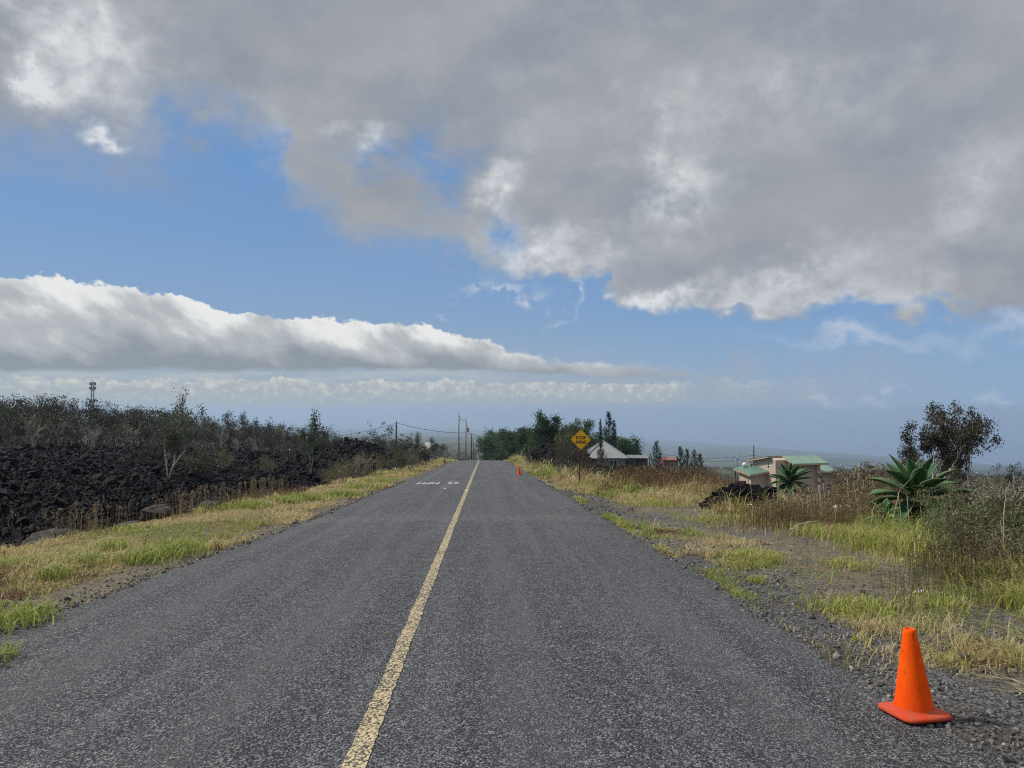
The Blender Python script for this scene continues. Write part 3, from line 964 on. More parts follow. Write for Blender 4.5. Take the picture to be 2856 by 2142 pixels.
def lava_heap(name, cx, cy, rx, ry, h, label, rot=0, res=120, zbase=None, nrock=500, seed=1, cat='lava heap'):
    r = np.random.default_rng(seed)
    g = np.linspace(-1.15, 1.15, res)
    gu, gv = np.meshgrid(g, g, indexing='ij')
    c, s_ = math.cos(rot), math.sin(rot)
    lx, ly = gu * rx, gv * ry
    x = cx + lx * c - ly * s_; y = cy + lx * s_ + ly * c

    def hz(x, y):
        dx, dy = x - cx, y - cy
        a, b_ = (dx * c + dy * s_) / rx, (-dx * s_ + dy * c) / ry
        q = np.hypot(a, b_) * (1 + .35 * (fbm(x * .9 + seed, y * .9, 2.2, 3) - .5))
        pr = np.clip(1 - q ** 2.2, -.25, 1)
        return H(x, y) - .05 + pr * h + lavah(x + seed * 7, y) * .55 * np.clip(1.15 - q, 0, 1) * min(1.2, h)

    z = hz(x, y)
    jx = .14 * (fbm(x * 3, y * 3, 3.3, 3) - .5); jy = .14 * (fbm(x * 3, y * 3, 6.3, 3) - .5)
    v = np.stack([x + jx, y + jy, z], -1).reshape(-1, 3)
    i = (np.arange(res - 1)[:, None] * res + np.arange(res - 1)[None]).ravel()
    mb = MB(); mb.add(v, [np.stack([i, i + res, i + res + 1, i + 1], 1)])
    u = r.uniform(-1, 1, (nrock, 2)); u = u[np.hypot(u[:, 0], u[:, 1]) < 1]
    x = cx + u[:, 0] * rx * c - u[:, 1] * ry * s_; y = cy + u[:, 0] * rx * s_ + u[:, 1] * ry * c
    s = r.lognormal(0, .5, len(x)) * .026 * (1 + .022 * cy)
    rocks(mb, np.stack([x, y, hz(x, y) + s * .3], 1), s, r=r)
    o = mb.build(name, M['lava'], usecol=False)
    return tag(o, label, cat)


lava_heap('lava_bank', 6.5, 72, 2.3, 31, 1.85, 'long black lava bank running along the right verge towards the road crest', res=260, nrock=9000, seed=2)
lava_heap('lava_heap', 8.6, 43, 3.2, 5.0, .6, 'low black lava heap behind the warning sign post', res=130, nrock=4500, seed=3)
lava_heap('lava_heap', 7.35, 21.2, 1.15, 1.1, .62, 'small heap of black lava lumps in front of the tan house', res=110, nrock=1600, seed=4)
lava_heap('lava_heap', 8.3, 11.4, .5, .45, .5, 'dark lava lump in the grass at the right edge of the picture', res=70, nrock=300, seed=5)


def boulder(cx, cy, s, label, seed, zf=None, sq=(1.2, .9, .6)):
    r = np.random.default_rng(seed)
    n, m_ = 56, 34
    th = np.linspace(0, 2 * PI, n, endpoint=False); ph = np.linspace(.02, PI - .02, m_)
    T, P_ = np.meshgrid(th, ph, indexing='ij')
    d = np.stack([np.cos(T) * np.sin(P_), np.sin(T) * np.sin(P_), np.cos(P_)], -1)
    q = 1 + .9 * (fbm(d[..., 0] * 1.4 + seed, d[..., 1] * 1.4, d[..., 2] * 1.4, 4) - .5) + .34 * (ridged(d[..., 0] * 4 + seed, d[..., 1] * 4, d[..., 2] * 4, 3) - .5)
    v = d * q[..., None] * s * np.array(sq)
    i = np.arange(n)[:, None] * m_ + np.arange(m_ - 1)[None]; j = (np.arange(n)[:, None] + 1) % n * m_ + np.arange(m_ - 1)[None]
    z0 = float(lava_left(np.array([cx]), np.array([cy]))[0]) if zf is None else zf
    mb = MB(); mb.add(v.reshape(-1, 3), [np.stack([i, i + 1, j + 1, j], -1).reshape(-1, 4)])
    o = mb.build('boulder', M['boulder'], smooth=True, usecol=False)
    o.location = (cx, cy, z0 + s * .18); o.rotation_euler = (0, 0, r.uniform(0, 6))
    return tag(o, label, 'boulder')


M['boulder'] = m_plain('grey weathered lava slab', (.042, .039, .038), .85, .5, 3.5, bump=.8, bdist=.04)
boulder(gx(160, 15.5), 15.5, .40, zf=zat(1525, 15.5), label= 'big smooth grey boulder below the grass verge at the lower left', seed=1, sq=(1.5, .9, .8))
boulder(gx(245, 15.8), 15.8, .28, zf=zat(1528, 15.8), label= 'rounded dark grey boulder wedged against the big smooth one', seed=2)
boulder(gx(440, 19), 19, .30, zf=zat(1432, 19), label= 'grey boulder among the brown seed stalks at the verge edge', seed=3)
boulder(gx(370, 18), 18, .25, zf=zat(1468, 18), label= 'flat grey slab lying low behind dead stalks on the left', seed=4, sq=(1.5, 1, .4))
boulder(gx(590, 27), 27, .34, zf=zat(1412, 27), label= 'pale brown boulder peeking over the dry grass beside the lava', seed=5, sq=(1.3, 1, .5))
boulder(gx(40, 14.2), 14.2, .27, zf=zat(1560, 14.2), label= 'small dark boulder near the left edge of the picture', seed=6)
# ================================================================== GRASS
def verge_col(n, x, y, r, dryness=.0, green=0.0):
    p = fbm(x * .55, y * .33, 6.6, 4); q = fbm(x * 1.6, y * 1.0, 9.6, 3)
    c = np.empty((n, 3)); c[:] = (.47, .42, .16)
    g = (p + green + .05 * r.normal(size=n)) > .56
    c[g] = (.31, .36, .085)
    y_ = (p + .07 * r.normal(size=n) - dryness) < .50
    c[y_] = (.58, .47, .25)
    rd = (q + .05 * r.normal(size=n)) > .66
    c[rd] = (.20, .10, .06)
    c *= r.uniform(.65, 1.25, (n, 1))
    return c


r = np.random.default_rng(21)
mb = MB()
n = 150000
y = np.exp(r.uniform(np.log(4.2), np.log(118), n))
el_ = edgeL(y); wv = (el_ - xb(y)) + .5
t = r.uniform(-.03, 1, n) ** .9
x = el_ - t * wv
dn = fbm(x * .9, y * .6, 13.1, 4)
kp = (dn + .25 * np.clip(t * 2.2, 0, 1)) > .47 + .10 * (t < .12)
x, y, t, dn = x[kp], y[kp], t[kp], dn[kp]; n = len(x)
tall = np.clip(fbm(x * .5 + 3, y * .28, 3.9, 3) + .55 * (fbm(x * 2.6, y * 1.7, 5.1, 2) - .5), 0, 1)
h = (.04 + .10 * sst(.4, .7, tall) + .13 * sst(.55, 1.0, t) * tall) * r.lognormal(0, .35, n) * np.interp(y, [4, 20, 60], [1, 1.15, 1.5])
b_ = np.stack([x, y, H(x, y) - .03], 1)
blades(mb, b_, h, (.0022 + .00032 * y) * r.uniform(.7, 1.5, n), verge_col(n, x, y, r, .01, -.01), 1.1, r=r)
# clumps of broader green blades
cl = [(gx(250, 11.2), 11.0, .30), (gx(40, 7.6), 7.7, .3), (gx(470, 12.2), 12.2, .45), (gx(520, 13.2), 13.0, .35), (gx(330, 12.6), 12.4, .25), (gx(205, 10.4), 10.0, .22), (gx(60, 10.6), 10.4, .3), (gx(20, 6.4), 6.3, .12), (gx(430, 12.0), 11.6, .3),
      (gx(860, 25), 24.5, .6), (gx(975, 28), 27, .6), (gx(1010, 32), 32, .7), (gx(1060, 38), 37, .8), (gx(700, 21), 21, .5), (gx(820, 24), 23, .4)]
for cx, cy, cr in cl:
    m_ = int(230 * min(1.6, cr / .3))
    px = cx + r.normal(0, cr * .5, m_); py = cy + r.normal(0, cr * .8, m_)
    hh = r.uniform(.10, .24, m_) * (.8 + cr)
    blades(mb, np.stack([px, py, H(px, py) - .02], 1), hh, (.005 + .0003 * cy) * r.uniform(.7, 1.3, m_), np.array((.31, .35, .09)) * r.uniform(.7, 1.3, (m_, 1)), .9, r=r)
n = 16000
y = np.exp(r.uniform(np.log(4.2), np.log(60), n)); x = edgeL(y) - r.uniform(0.05, 1, n) * (edgeL(y) - xb(y))
dv = np.stack([r.normal(size=n), r.normal(size=n), r.normal(size=n) * .12], 1)
leaves(mb, np.stack([x, y, zground(x, y) + r.uniform(.01, .06, n)], 1), r.uniform(.08, .26, n), np.array((.42, .34, .20)) * r.uniform(.4, 1.25, (n, 1)), .1, .035, r=r, dirs=dv, fold=0.0)
tag(mb.build('left_verge_grass', M['grass']), 'patchy green and straw grass on the left verge', 'grass', kind='stuff')

mb = MB()
# right side: fringe, patches between cinder, dense strip behind
n = 340000
y = np.exp(r.uniform(np.log(3.4), np.log(116), n))
e = r.uniform(0, 1, n) ** 1.3 * np.interp(y, [3, 10, 22, 32, 60, 110], [7, 8, 7, 4.2, 2.4, 2.0])
x = edgeR(y) + e - .05
pts = [(4.2, 14.7, .9, 2.4), (4.1, 11.5, .9, 1.7), (5.3, 10.7, .45, .6), (4.0, 7.7, .75, .75), (4.3, 6.0, .8, .5), (5.6, 8.2, .9, .8), (4.9, 17.6, .6, .9)]
bare = [(4.3, 20.2, 1.5, 2.2), (6.1, 14.0, .6, 1.6), (4.9, 9.2, 1.0, .9), (3.6, 8.9, .45, .8), (4.2, 4.6, 1.2, .8)]
pm = np.zeros(n); bm = np.zeros(n)
for cx, cy, ax, ay in pts: pm = np.maximum(pm, np.exp(-(((x - cx) / ax) ** 2 + ((y - cy) / ay) ** 2) ** 1.5))
for cx, cy, ax, ay in bare: bm = np.maximum(bm, np.exp(-(((x - cx) / ax) ** 2 + ((y - cy) / ay) ** 2) ** 1.5))
nz = fbm(x * 1.3, y * .8, 23.1, 4)
fringe = np.exp(-((e - .10) / .14) ** 2) * sst(5.5, 8, y) * .9 * (fbm(y * .8, x * 0, 3, 2) > .42)
e0 = np.interp(y, [4, 8, 12, 17, 21, 24, 30], [1.6, 2.2, 3.1, 3.4, 2.2, .8, .25])
dense = sst(e0 - .2, e0 + .9, e)
prob = np.clip(pm * 1.3 + fringe + dense, 0, 1) * sst(.37, .64, nz + .10 * dense) * (1 - .95 * bm) + .03 * sst(.45, .6, nz)
kp = r.uniform(0, 1, n) < prob
x, y, e, nz, dense, e0 = x[kp], y[kp], e[kp], nz[kp], dense[kp], e0[kp]; n = len(x)
clump = fbm(x * 2.2, y * 1.6, 31.1, 3)
h = (.03 + .09 * sst(.42, .72, clump) + dense * .20 * sst(.3, .7, clump) * sst(.2, 1.6, e - e0) + .03 * dense) * r.lognormal(0, .45, n) * np.interp(y, [4, 20, 30, 60], [1, 1.0, .9, 1.4])
b_ = np.stack([x, y, H(x, y) - .03], 1)
blades(mb, b_, h, (.0021 + .0003 * y) * r.uniform(.7, 1.5, n), verge_col(n, x, y, r, -.03, .045), 1.15, r=r)
# lush long blades near the big agave and along the back of the clearing
for cx, cy, cr, m_, hh in ((6.9, 12.4, .7, 1500, .42), (7.2, 10.8, .6, 1300, .40), (6.6, 14.4, .6, 700, .30), (6.7, 9.4, .5, 1100, .38), (7.4, 9.2, .5, 700, .40), (5.9, 7.9, .35, 800, .30), (6.6, 7.4, .35, 600, .30), (5.9, 17.4, .8, 700, .2), (5.2, 22.6, .9, 900, .22), (6.0, 24.5, 1.0, 900, .26), (4.1, 11.4, .4, 800, .2), (5.2, 10.7, .28, 450, .16), (3.9, 7.8, .35, 700, .15), (4.9, 8.0, .3, 450, .17), (3.7, 5.9, .12, 90, .10), (3.5, 9.6, .12, 120, .12), (3.35, 6.6, .08, 60, .08), (4.6, 5.4, .25, 200, .12)):
    m_ = int(m_ * .7)
    px = cx + r.normal(0, cr * .6, m_); py = cy + r.normal(0, cr * .7, m_)
    cc = np.where((r.uniform(0, 1, m_) < .42)[:, None], np.array((.50, .41, .20)), np.array((.36, .42, .08))) * r.uniform(.65, 1.25, (m_, 1))
    blades(mb, np.stack([px, py, H(px, py) - .02], 1), r.uniform(.5, 1.15, m_) * hh, (.0042 + .0002 * cy) * r.uniform(.7, 1.4, m_), cc, .75, r=r)
n = 16000
y = np.exp(r.uniform(np.log(3.6), np.log(45), n)); x = edgeR(y) + r.uniform(.1, 1, n) ** .8 * np.interp(y, [3, 10, 25, 45], [5, 5, 4, 2.5])
kp = fbm(x * .9, y * .6, 41.1, 4) > .47; x, y = x[kp], y[kp]; n = len(x)
dv = np.stack([r.normal(size=n), r.normal(size=n), r.normal(size=n) * .12], 1)
leaves(mb, np.stack([x, y, zground(x, y) + r.uniform(.01, .06, n)], 1), r.uniform(.08, .26, n), np.array((.46, .39, .22)) * r.uniform(.4, 1.25, (n, 1)), .1, .035, r=r, dirs=dv, fold=0.0)
tag(mb.build('right_verge_grass', M['grass']), 'yellow green grass patches and tufts on the right verge', 'grass', kind='stuff')

# ---- dry weeds
def weeds(mb, x, y, h, r, col, w=.006, head=True, leafy=10, zf=H, lean=.12):
    n = len(x)
    z = zf(x, y) - .05
    a = r.uniform(0, 2 * PI, n); L = r.uniform(0, lean, n) * h
    top = np.stack([x + np.cos(a) * L, y + np.sin(a) * L, z + h], 1); bot = np.stack([x, y, z], 1)
    mid = bot * .5 + top * .5 - np.stack([np.cos(a) * L * .2, np.sin(a) * L * .2, 0 * a], 1)
    c = np.asarray(col) * r.uniform(.6, 1.3, (n, 1))
    w = (w * (1 + .05 * y) * r.uniform(.7, 1.3, n))[:, None]
    for dd in (np.array([1, 0, 0.]), np.array([0, 1., 0])):
        vv = np.stack([bot - dd * w, bot + dd * w, mid + dd * w * .8, mid - dd * w * .8, top + dd * w * .4, top - dd * w * .4], 1).reshape(-1, 3)
        i = np.arange(n)[:, None] * 6
        mb.add(vv, [i + np.array([[0, 1, 2, 3]]), i + np.array([[3, 2, 4, 5]])], np.repeat(c, 6, 0))
    if leafy:
        k = leafy
        t = r.uniform(.25, 1.0, (n, k)); 
        p = bot[:, None] * (1 - t[..., None]) + top[:, None] * t[..., None]
        sp_ = (.03 + .05 * t[..., None]) * h[:, None, None]
        p = p + r.normal(size=(n, k, 3)) * sp_ * np.array([1, 1, .5])
        leaves(mb, p.reshape(-1, 3), np.repeat(h, k) * r.uniform(.04, .10, n * k) * 1.0, np.repeat(c, k, 0) * r.uniform(.7, 1.3, (n * k, 1)), 1.0, .22, r=r)
    if head:
        k = 7
        p = top[:, None] + r.normal(size=(n, k, 3)) * (h[:, None, None] * np.array([.025, .025, .05]))
        leaves(mb, p.reshape(-1, 3), np.repeat(h, k) * .07, np.repeat(c * .8, k, 0) * r.uniform(.7, 1.2, (n * k, 1)), .8, .5, r=r)


mb = MB()
r = np.random.default_rng(5)
# brown stand right of the sign
def stand(n, u0, u1, y0, y1, hmax, col, w, leafy, du=60, seed=0, thr=.42, fh=.5):
    u = r.uniform(u0 - du, u1 + du, n); t = r.uniform(0, 1, n); y = y0 + (y1 - y0) * t
    x = np.array([gx(a, b) for a, b in zip(u, y)])
    k = sst(u0 - du, u0 + du, u) * sst(u1 + du, u1 - du, u) * sst(0, .3, t + .0)
    nz_ = fbm(x * .9 + seed, y * .5, 3.3, 3)
    kp = (r.uniform(0, 1, n) < .15 + .85 * k) & (nz_ + r.normal(0, .06, n) > thr)
    kp &= ~(np.hypot((x - 7.35) / 1.3, (y - 21.0) / 1.6) < 1)
    x, y, k, nz_ = x[kp], y[kp], k[kp], nz_[kp]
    h = hmax * (fh + (1 - fh) * k) * (.45 + .75 * sst(.3, .7, nz_)) * r.uniform(.55, 1.15, len(x))
    cc = np.where((fbm(x * .6, y * .4, 8.8, 3) + r.normal(0, .08, len(x)) > .53)[:, None], np.array(col), np.array(col) * np.array((1.45, 1.5, 1.5)))
    weeds(mb, x, y, h, r, cc, w, leafy=leafy)


stand(5000, 1690, 2010, 26.5, 38, .78, (.20, .125, .07), .0028, 7)
stand(1500, 1900, 2060, 23.5, 30, .55, (.27, .19, .10), .0026, 7)
stand(2600, 2080, 2500, 14.8, 19.0, .50, (.25, .18, .10), .0024, 7, 80, 3, .40)
stand(1700, 2280, 2500, 15.6, 20, .75, (.22, .165, .09), .0024, 7, 80, 5, .46)
stand(1500, 2640, 2920, 9.0, 14.5, .50, (.16, .125, .07), .0022, 9, 90, 9, .47)
stand(700, 2620, 2920, 8.6, 12.5, .80, (.10, .08, .055), .0022, 12, 90, 11, .47)
stand(1900, 2580, 2930, 9.0, 15, .62, (.15, .165, .07), .0022, 11, 90, 13, .44)
stand(1100, 2520, 2900, 7.6, 10.5, .42, (.14, .125, .06), .002, 11, 110, 21, .45)
stand(900, 2330, 2500, 17, 22, .95, (.20, .16, .10), .0026, 9, 60, 15, .44)
stand(500, 2190, 2320, 16, 20, .62, (.21, .165, .10), .0024, 9, 60, 17, .46)
tag(mb.build('dry_weeds', M['dry']), 'dense brown dry weeds and seed stalks on the right side', 'weeds', kind='stuff')

mb = MB()
n = 1700
y = np.exp(r.uniform(np.log(9.5), np.log(45), n)); x = xb(y) + r.uniform(-.5, .9, n)
kp = fbm(y * .35, x * 0 + 2, 7, 3) + r.normal(0, .06, n) > .52
x, y = x[kp], y[kp]; n = len(x)
h = r.uniform(.25, .75, n) * np.interp(y, [9, 20, 45], [.9, 1.0, 1.2])
weeds(mb, x, y, h, r, (.33, .25, .155), .0024, leafy=7)
tag(mb.build('seed_stalks', M['dry']), 'thin brown seed stalks where left grass meets the lava', 'weeds', kind='stuff')

# gravel thrown on the shoulders
mb = MB()
n = 15000
y = np.exp(r.uniform(np.log(3.3), np.log(40), n)); side = r.uniform(0, 1, n) < .3
e = r.exponential(.35, n)
x = np.where(side, edgeL(y) - e * .6 + .15, edgeR(y) + e * 2.2 - .15)
s = r.lognormal(0, .5, n) * .0075 * np.interp(y, [3, 40], [1, 2.2])
cc = np.where((r.uniform(0, 1, n) < .08)[:, None], np.array((.30, .28, .25)), np.array((.115, .11, .108))) * r.uniform(.5, 1.6, (n, 1))
rocks(mb, np.stack([x, y, zground(x, y) + s * .35], 1), s, r=r, col=cc)
tag(mb.build('gravel', M['pebble']), 'loose cinder gravel along both road shoulders', 'gravel', kind='stuff')
# ================================================================== TREES
def skeleton(r, H_, r0, nst=1, depth=4, spread=.5, upw=.35, lenk=.72, kids=(2, 4), wob=.16, base_spread=.25, first=.34):
    """branch polylines [(pts, radii)] and tip points"""
    br, tips = [], []

    def grow(p, d, L, rad, lv):
        n = 5
        pts = [p.copy()]; rr = [rad]
        for i in range(n):
            d = unit(d + r.normal(size=3) * wob + np.array([0, 0, upw * .18]))
            p = p + d * L / n
            pts.append(p.copy()); rr.append(rad * (1 - .45 * (i + 1) / n))
        br.append((np.array(pts), np.array(rr)))
        if lv == 0:
            tips.append((p.copy(), d.copy())); return
        for q in range(r.integers(kids[0], kids[1] + 1)):
            k = r.integers(2, n + 1)
            a = unit(r.normal(size=3)); a = unit(a - d * a.dot(d))
            nd = unit(d + a * spread * r.uniform(.6, 1.4) + np.array([0, 0, upw * .3]))
            grow(pts[k], nd, L * lenk * r.uniform(.75, 1.15), rr[k] * .62, lv - 1)
        tips.append((p.copy(), d.copy()))

    for s in range(nst):
        a = r.uniform(0, 2 * PI)
        d = unit(np.array([math.cos(a) * base_spread, math.sin(a) * base_spread, 1.0]) if nst > 1 else np.array([r.normal() * .08, r.normal() * .08, 1.0]))
        grow(np.array([math.cos(a), math.sin(a), 0]) * (r0 * 1.2 if nst > 1 else 0), d, H_ * first * r.uniform(.85, 1.15), r0, depth)
    allp = np.concatenate([b[0] for b in br])
    k = H_ / max(allp[:, 2].max(), .1)
    br = [(p * k, q) for p, q in br]; tips = [(p * k, d) for p, d in tips]
    return br, tips


def tree_proto(name, seed, H_, r0, leafn, leafs, clump, cols, bark, sk, leafmat='leaf', sides=5, minr=.006, keep=1.0, lowcut=0.0, crown='crown', aspect=.45, up=.3, fill=False):
    r = np.random.default_rng(seed)
    br, tips = skeleton(r, H_, r0, **sk)
    root = empty(name, (0, 0, 0))
    mb = MB()
    for p, q in br: tube(mb, p, np.maximum(q, minr), sides if q[0] > .03 else 3, cap=False)
    mb.build('trunk', M[bark], root, smooth=True, usecol=False)
    if leafn:
        mb = MB()
        mids = [(q[0][3], None) for q in br if q[1][0] < r0 * .30] if fill else []
        for p, d in tips + mids:
            if p[2] < lowcut * H_ or r.uniform() > keep: continue
            m_ = int(leafn * r.uniform(.5, 1.4))
            c = p + r.normal(size=(m_, 3)) * clump * np.array([1, 1, .75])
            base = np.array(cols[r.integers(len(cols))]) * r.uniform(.75, 1.25)
            leaves(mb, c, leafs * r.uniform(.6, 1.4, m_), base * r.uniform(.7, 1.35, (m_, 1)), up, aspect, r=r)
        if mb.n: mb.build(crown, M[leafmat], root)
    root['h'] = H_
    return root


PARK = []


def put(proto, x, y, h=None, label=None, cat=None, group=None, z=None, rz=None, sxy=1.0, zoff=0.0, tilt=0.0):
    if proto.get('used'):
        o = copy_tree(proto)
    else:
        o = proto; proto['used'] = 1
        proto['h0'] = proto['h']
    k = (h / o['h0']) if h else 1.0
    if z is None: z = Hs(x, y)
    o.location = (x, y, z + zoff - .05 * k)
    o.rotation_euler = (tilt * random.uniform(-1, 1), tilt * random.uniform(-1, 1), random.uniform(0, 6.28) if rz is None else rz)
    o.scale = (k * sxy, k * sxy, k)
    tag(o, label, cat, group)
    return o


DK = [(.032, .040, .024), (.038, .046, .027), (.052, .050, .034), (.046, .038, .032)]
OL = [(.105, .11, .055), (.085, .095, .045), (.13, .112, .062)]
KG = [(.045, .085, .03), (.034, .068, .024), (.065, .11, .038)]
scrub = [tree_proto('scrub_tree', 100 + i, 4.6, .065, 24, .17, .24, DK, 'bark' if i % 2 else 'darkbark', dict(nst=2 + i % 3, depth=3, spread=.55, kids=(2, 3), first=.42), keep=.85, lowcut=.3) for i in range(5)]
thin = [tree_proto('bare_tree', 140 + i, 4.6, .05, 7, .13, .15, OL, 'palewood', dict(nst=2 + i % 2, depth=4, spread=.5, kids=(2, 3), first=.36), keep=.35, lowcut=.4, minr=.010) for i in range(3)]
bush = [tree_proto('scrub_bush', 170 + i, 1.5, .022, 22, .085, .15, OL if i % 2 else DK, 'bark', dict(nst=7, depth=2, spread=.6, kids=(2, 3), base_spread=.75, first=.5), keep=.95, minr=.006) for i in range(4)]
twig = [tree_proto('dry_bush', 190 + i, 1.3, .014, 7, .06, .085, [(.17, .15, .085), (.13, .13, .07), (.20, .165, .10)], 'palewood', dict(nst=9, depth=3, spread=.5, kids=(2, 3), base_spread=.7, first=.42), keep=.6, minr=.0045) for i in range(3)]
koa = [tree_proto('koa_tree', 220 + i, 8.0, .14, 150, .42, .50, KG, 'darkbark', dict(nst=2 + i % 2, depth=3, spread=.8, kids=(2, 3), first=.36, upw=.5, base_spread=.45), keep=1.0, lowcut=.22, aspect=.3) for i in range(4)]

# ---- wooded rise behind the lava on the left
tops = [(0, 1105), (130, 1100), (260, 1122), (390, 1135), (520, 1150), (650, 1165), (800, 1175), (900, 1195), (1000, 1203), (1100, 1212), (1180, 1222)]
r = np.random.default_rng(33)
random.seed(5)
LW = 'dark scrubby tree in the dense wood beyond the left lava field'
LB = 'pale bare limbed tree in the wood beyond the left lava field'
cnt = 0
for layer, (d0, d1, step, dh) in enumerate(((56, 66, 24, 34), (68, 82, 22, 12), (84, 110, 22, 2))):
    u = -60.0
    while u < 1190:
        uu = u + r.uniform(-8, 8)
        y = r.uniform(d0, d1)
        y = y + np.interp(uu, [0, 450, 700, 1000], [2, 12, 30, 36])
        x = gx(uu, y)
        zt = zat(np.interp(uu, [t[0] for t in tops], [t[1] for t in tops]) + 8 + dh + (14 if 190 < uu < 320 else 0) + r.normal(0, 9) - (r.uniform(8, 26) if r.uniform() < .2 else 0), y, uu)
        zb = float(lava_left(np.array([x]), np.array([y]))[0]) - .3 if y < 118 else Hs(x, y)
        h = max(2.0, zt - zb)
        bare = r.uniform() < (.22 if layer == 0 else .16)
        pr = thin[r.integers(3)] if bare else scrub[r.integers(5)]
        put(pr, x, y, h, LB if bare else LW, 'tree', 'bare trees in the left wood' if bare else 'trees in the left wood', z=zb, sxy=r.uniform(.8, 1.15), tilt=.08)
        cnt += 1
        u += step * r.uniform(.8, 1.25)

# brush filling the foot of that wood
mb = MB()
n = 70000
uu = r.uniform(-80, 1180, n); y = r.uniform(60, 122, n)
x = (np.array([gx(a, 100) for a in np.linspace(-80, 1180, 200)])[np.clip(((uu + 80) / 1260 * 199).astype(int), 0, 199)]) / 100 * y
sh_ = np.interp(uu, [0, 450, 700, 1000], [4, 16, 34, 38]); x = x / y * (y + sh_); y = y + sh_
zb = np.where(y < 118, lava_left(x, np.minimum(y, 118)), H(x, y)) - .2
cl_ = fbm(x * .35, y * .35, 4.9, 4)
hh = r.uniform(0, 1, n) ** .8 * (1.2 + 3.0 * sst(.35, .65, cl_)) * np.interp(uu, [0, 600, 1000, 1180], [1.0, .75, .42, .35])
cc = np.array(DK)[r.integers(0, 4, n)] * r.uniform(.6, 1.4, (n, 1)) * np.where(fbm(x * .2, y * .2, 9, 3) > .55, 1.35, 1.0)[:, None]
leaves(mb, np.stack([x, y, zb + hh - .25], 1), r.uniform(.14, .36, n), cc, .4, .5, r=r)
# grey twigs among the brush
m_ = 2600
ii = r.integers(0, n, m_)
p0 = np.stack([x[ii], y[ii], zb[ii]], 1); dd = unit(np.stack([r.normal(0, .35, m_), r.normal(0, .35, m_), np.ones(m_)], 1)) * r.uniform(1.5, 3.6, (m_, 1)) * np.interp(uu[ii], [0, 600, 1180], [1, .8, .4])[:, None]
w = .016
vv = np.stack([p0 - [w, 0, 0], p0 + [w, 0, 0], p0 + dd + [w * .4, 0, 0], p0 + dd - [w * .4, 0, 0]], 1).reshape(-1, 3)
mb.add(vv, [np.arange(m_ * 4).reshape(-1, 4)], np.repeat(np.array((.22, .20, .18)) * r.uniform(.6, 1.3, (m_, 1)), 4, 0))
tag(mb.build('underbrush', M['dry']), 'tangled dark underbrush at the foot of the left wood', 'brush', kind='stuff')


def lz(x, y): return float(lava_left(np.array([x]), np.array([y]))[0])


# trees standing on the lava
sapl = tree_proto('young_tree', 300, 4.0, .05, 16, .13, .16, [(.10, .105, .06), (.075, .085, .045)], 'palewood', dict(nst=3, depth=3, spread=.34, kids=(2, 3), first=.46, upw=.9, base_spread=.08), keep=.95, lowcut=.12, fill=True)
x, y = gx(470, 41), 41
put(sapl, x, y, zat(1090, y, 470) - lz(x, y), 'slender tall tree standing alone on the left lava field, crown against the sky', 'tree', z=lz(x, y), sxy=.75)
x, y = gx(866, 51), 51
dkt = tree_proto('young_tree', 301, 4.0, .06, 26, .15, .19, [(.035, .06, .025), (.045, .07, .03)], 'bark', dict(nst=1, depth=3, spread=.35, kids=(3, 4), first=.6, upw=.7), keep=1.0, lowcut=.3)
put(dkt, x, y, zat(1146, y, 866) - lz(x, y), 'dark green upright tree rising above the wood between lava and bare snags', 'tree', z=lz(x, y), sxy=.62)
x, y = gx(545, 43), 43
put(bush[1], x, y, 1.9, 'large olive bush beside the slender tree on the lava', 'bush', z=lz(x, y))
x, y = gx(620, 48), 48
put(bush[3], x, y, 1.5, 'olive bush on the lava right of the slender tree', 'bush', z=lz(x, y))
x, y = gx(400, 45), 45
put(bush[0], x, y, 1.9, 'dark low bush on the lava left of the slender tree', 'bush', z=lz(x, y))
for (u, y, h, pr, lab) in ((920, 44, 2.0, bush[1], 'olive brown bush at the grass edge left of the lava heap'), (955, 46, 2.3, bush[3], 'taller olive bush in front of the left lava heap'), (985, 48, 1.7, bush[1], 'low olive bush tucked under the left lava heap'), (1010, 55, 2.6, twig[0], 'grey twiggy bush growing on the left lava heap'),
                           (1075, 50, 1.7, bush[3], 'dull bush between lava heap and green verge'), (1110, 53, 2.2, bush[1], 'broad grey green bush by the left verge'), (1148, 56, 2.1, bush[3], 'bush at the end of the left lava heap'), (1160, 66, 4.0, dkt, 'dark pointed shrub in front of the pale gable roof'), (1185, 70, 2.6, bush[0], 'dark bush under the pale gable roof'),
                           (1218, 86, 4.0, dkt, 'dark twin topped shrub left of the roadside poles'), (1240, 90, 3.6, scrub[1], 'dark shrub next to the twin topped shrub near the crest'), (1200, 84, 2.5, bush[2], 'grey bush left of the twin topped shrub'), (750, 50, 1.8, bush[1], 'small olive bush on the lava below the dark upright tree'), (800, 60, 2.2, bush[2], 'dark bush on the lava left of the dark upright tree'), (905, 60, 2.2, bush[0], 'dark bush on the lava right of the dark upright tree')):
    x = gx(u, y); h = h * .74
    put(pr, x, y, h, lab, 'bush', z=max(lz(x, y) if x < xb(np.array([y]))[0] else Hs(x, y), Hs(x, y) - .3), sxy=.9 if pr is not dkt else .8)

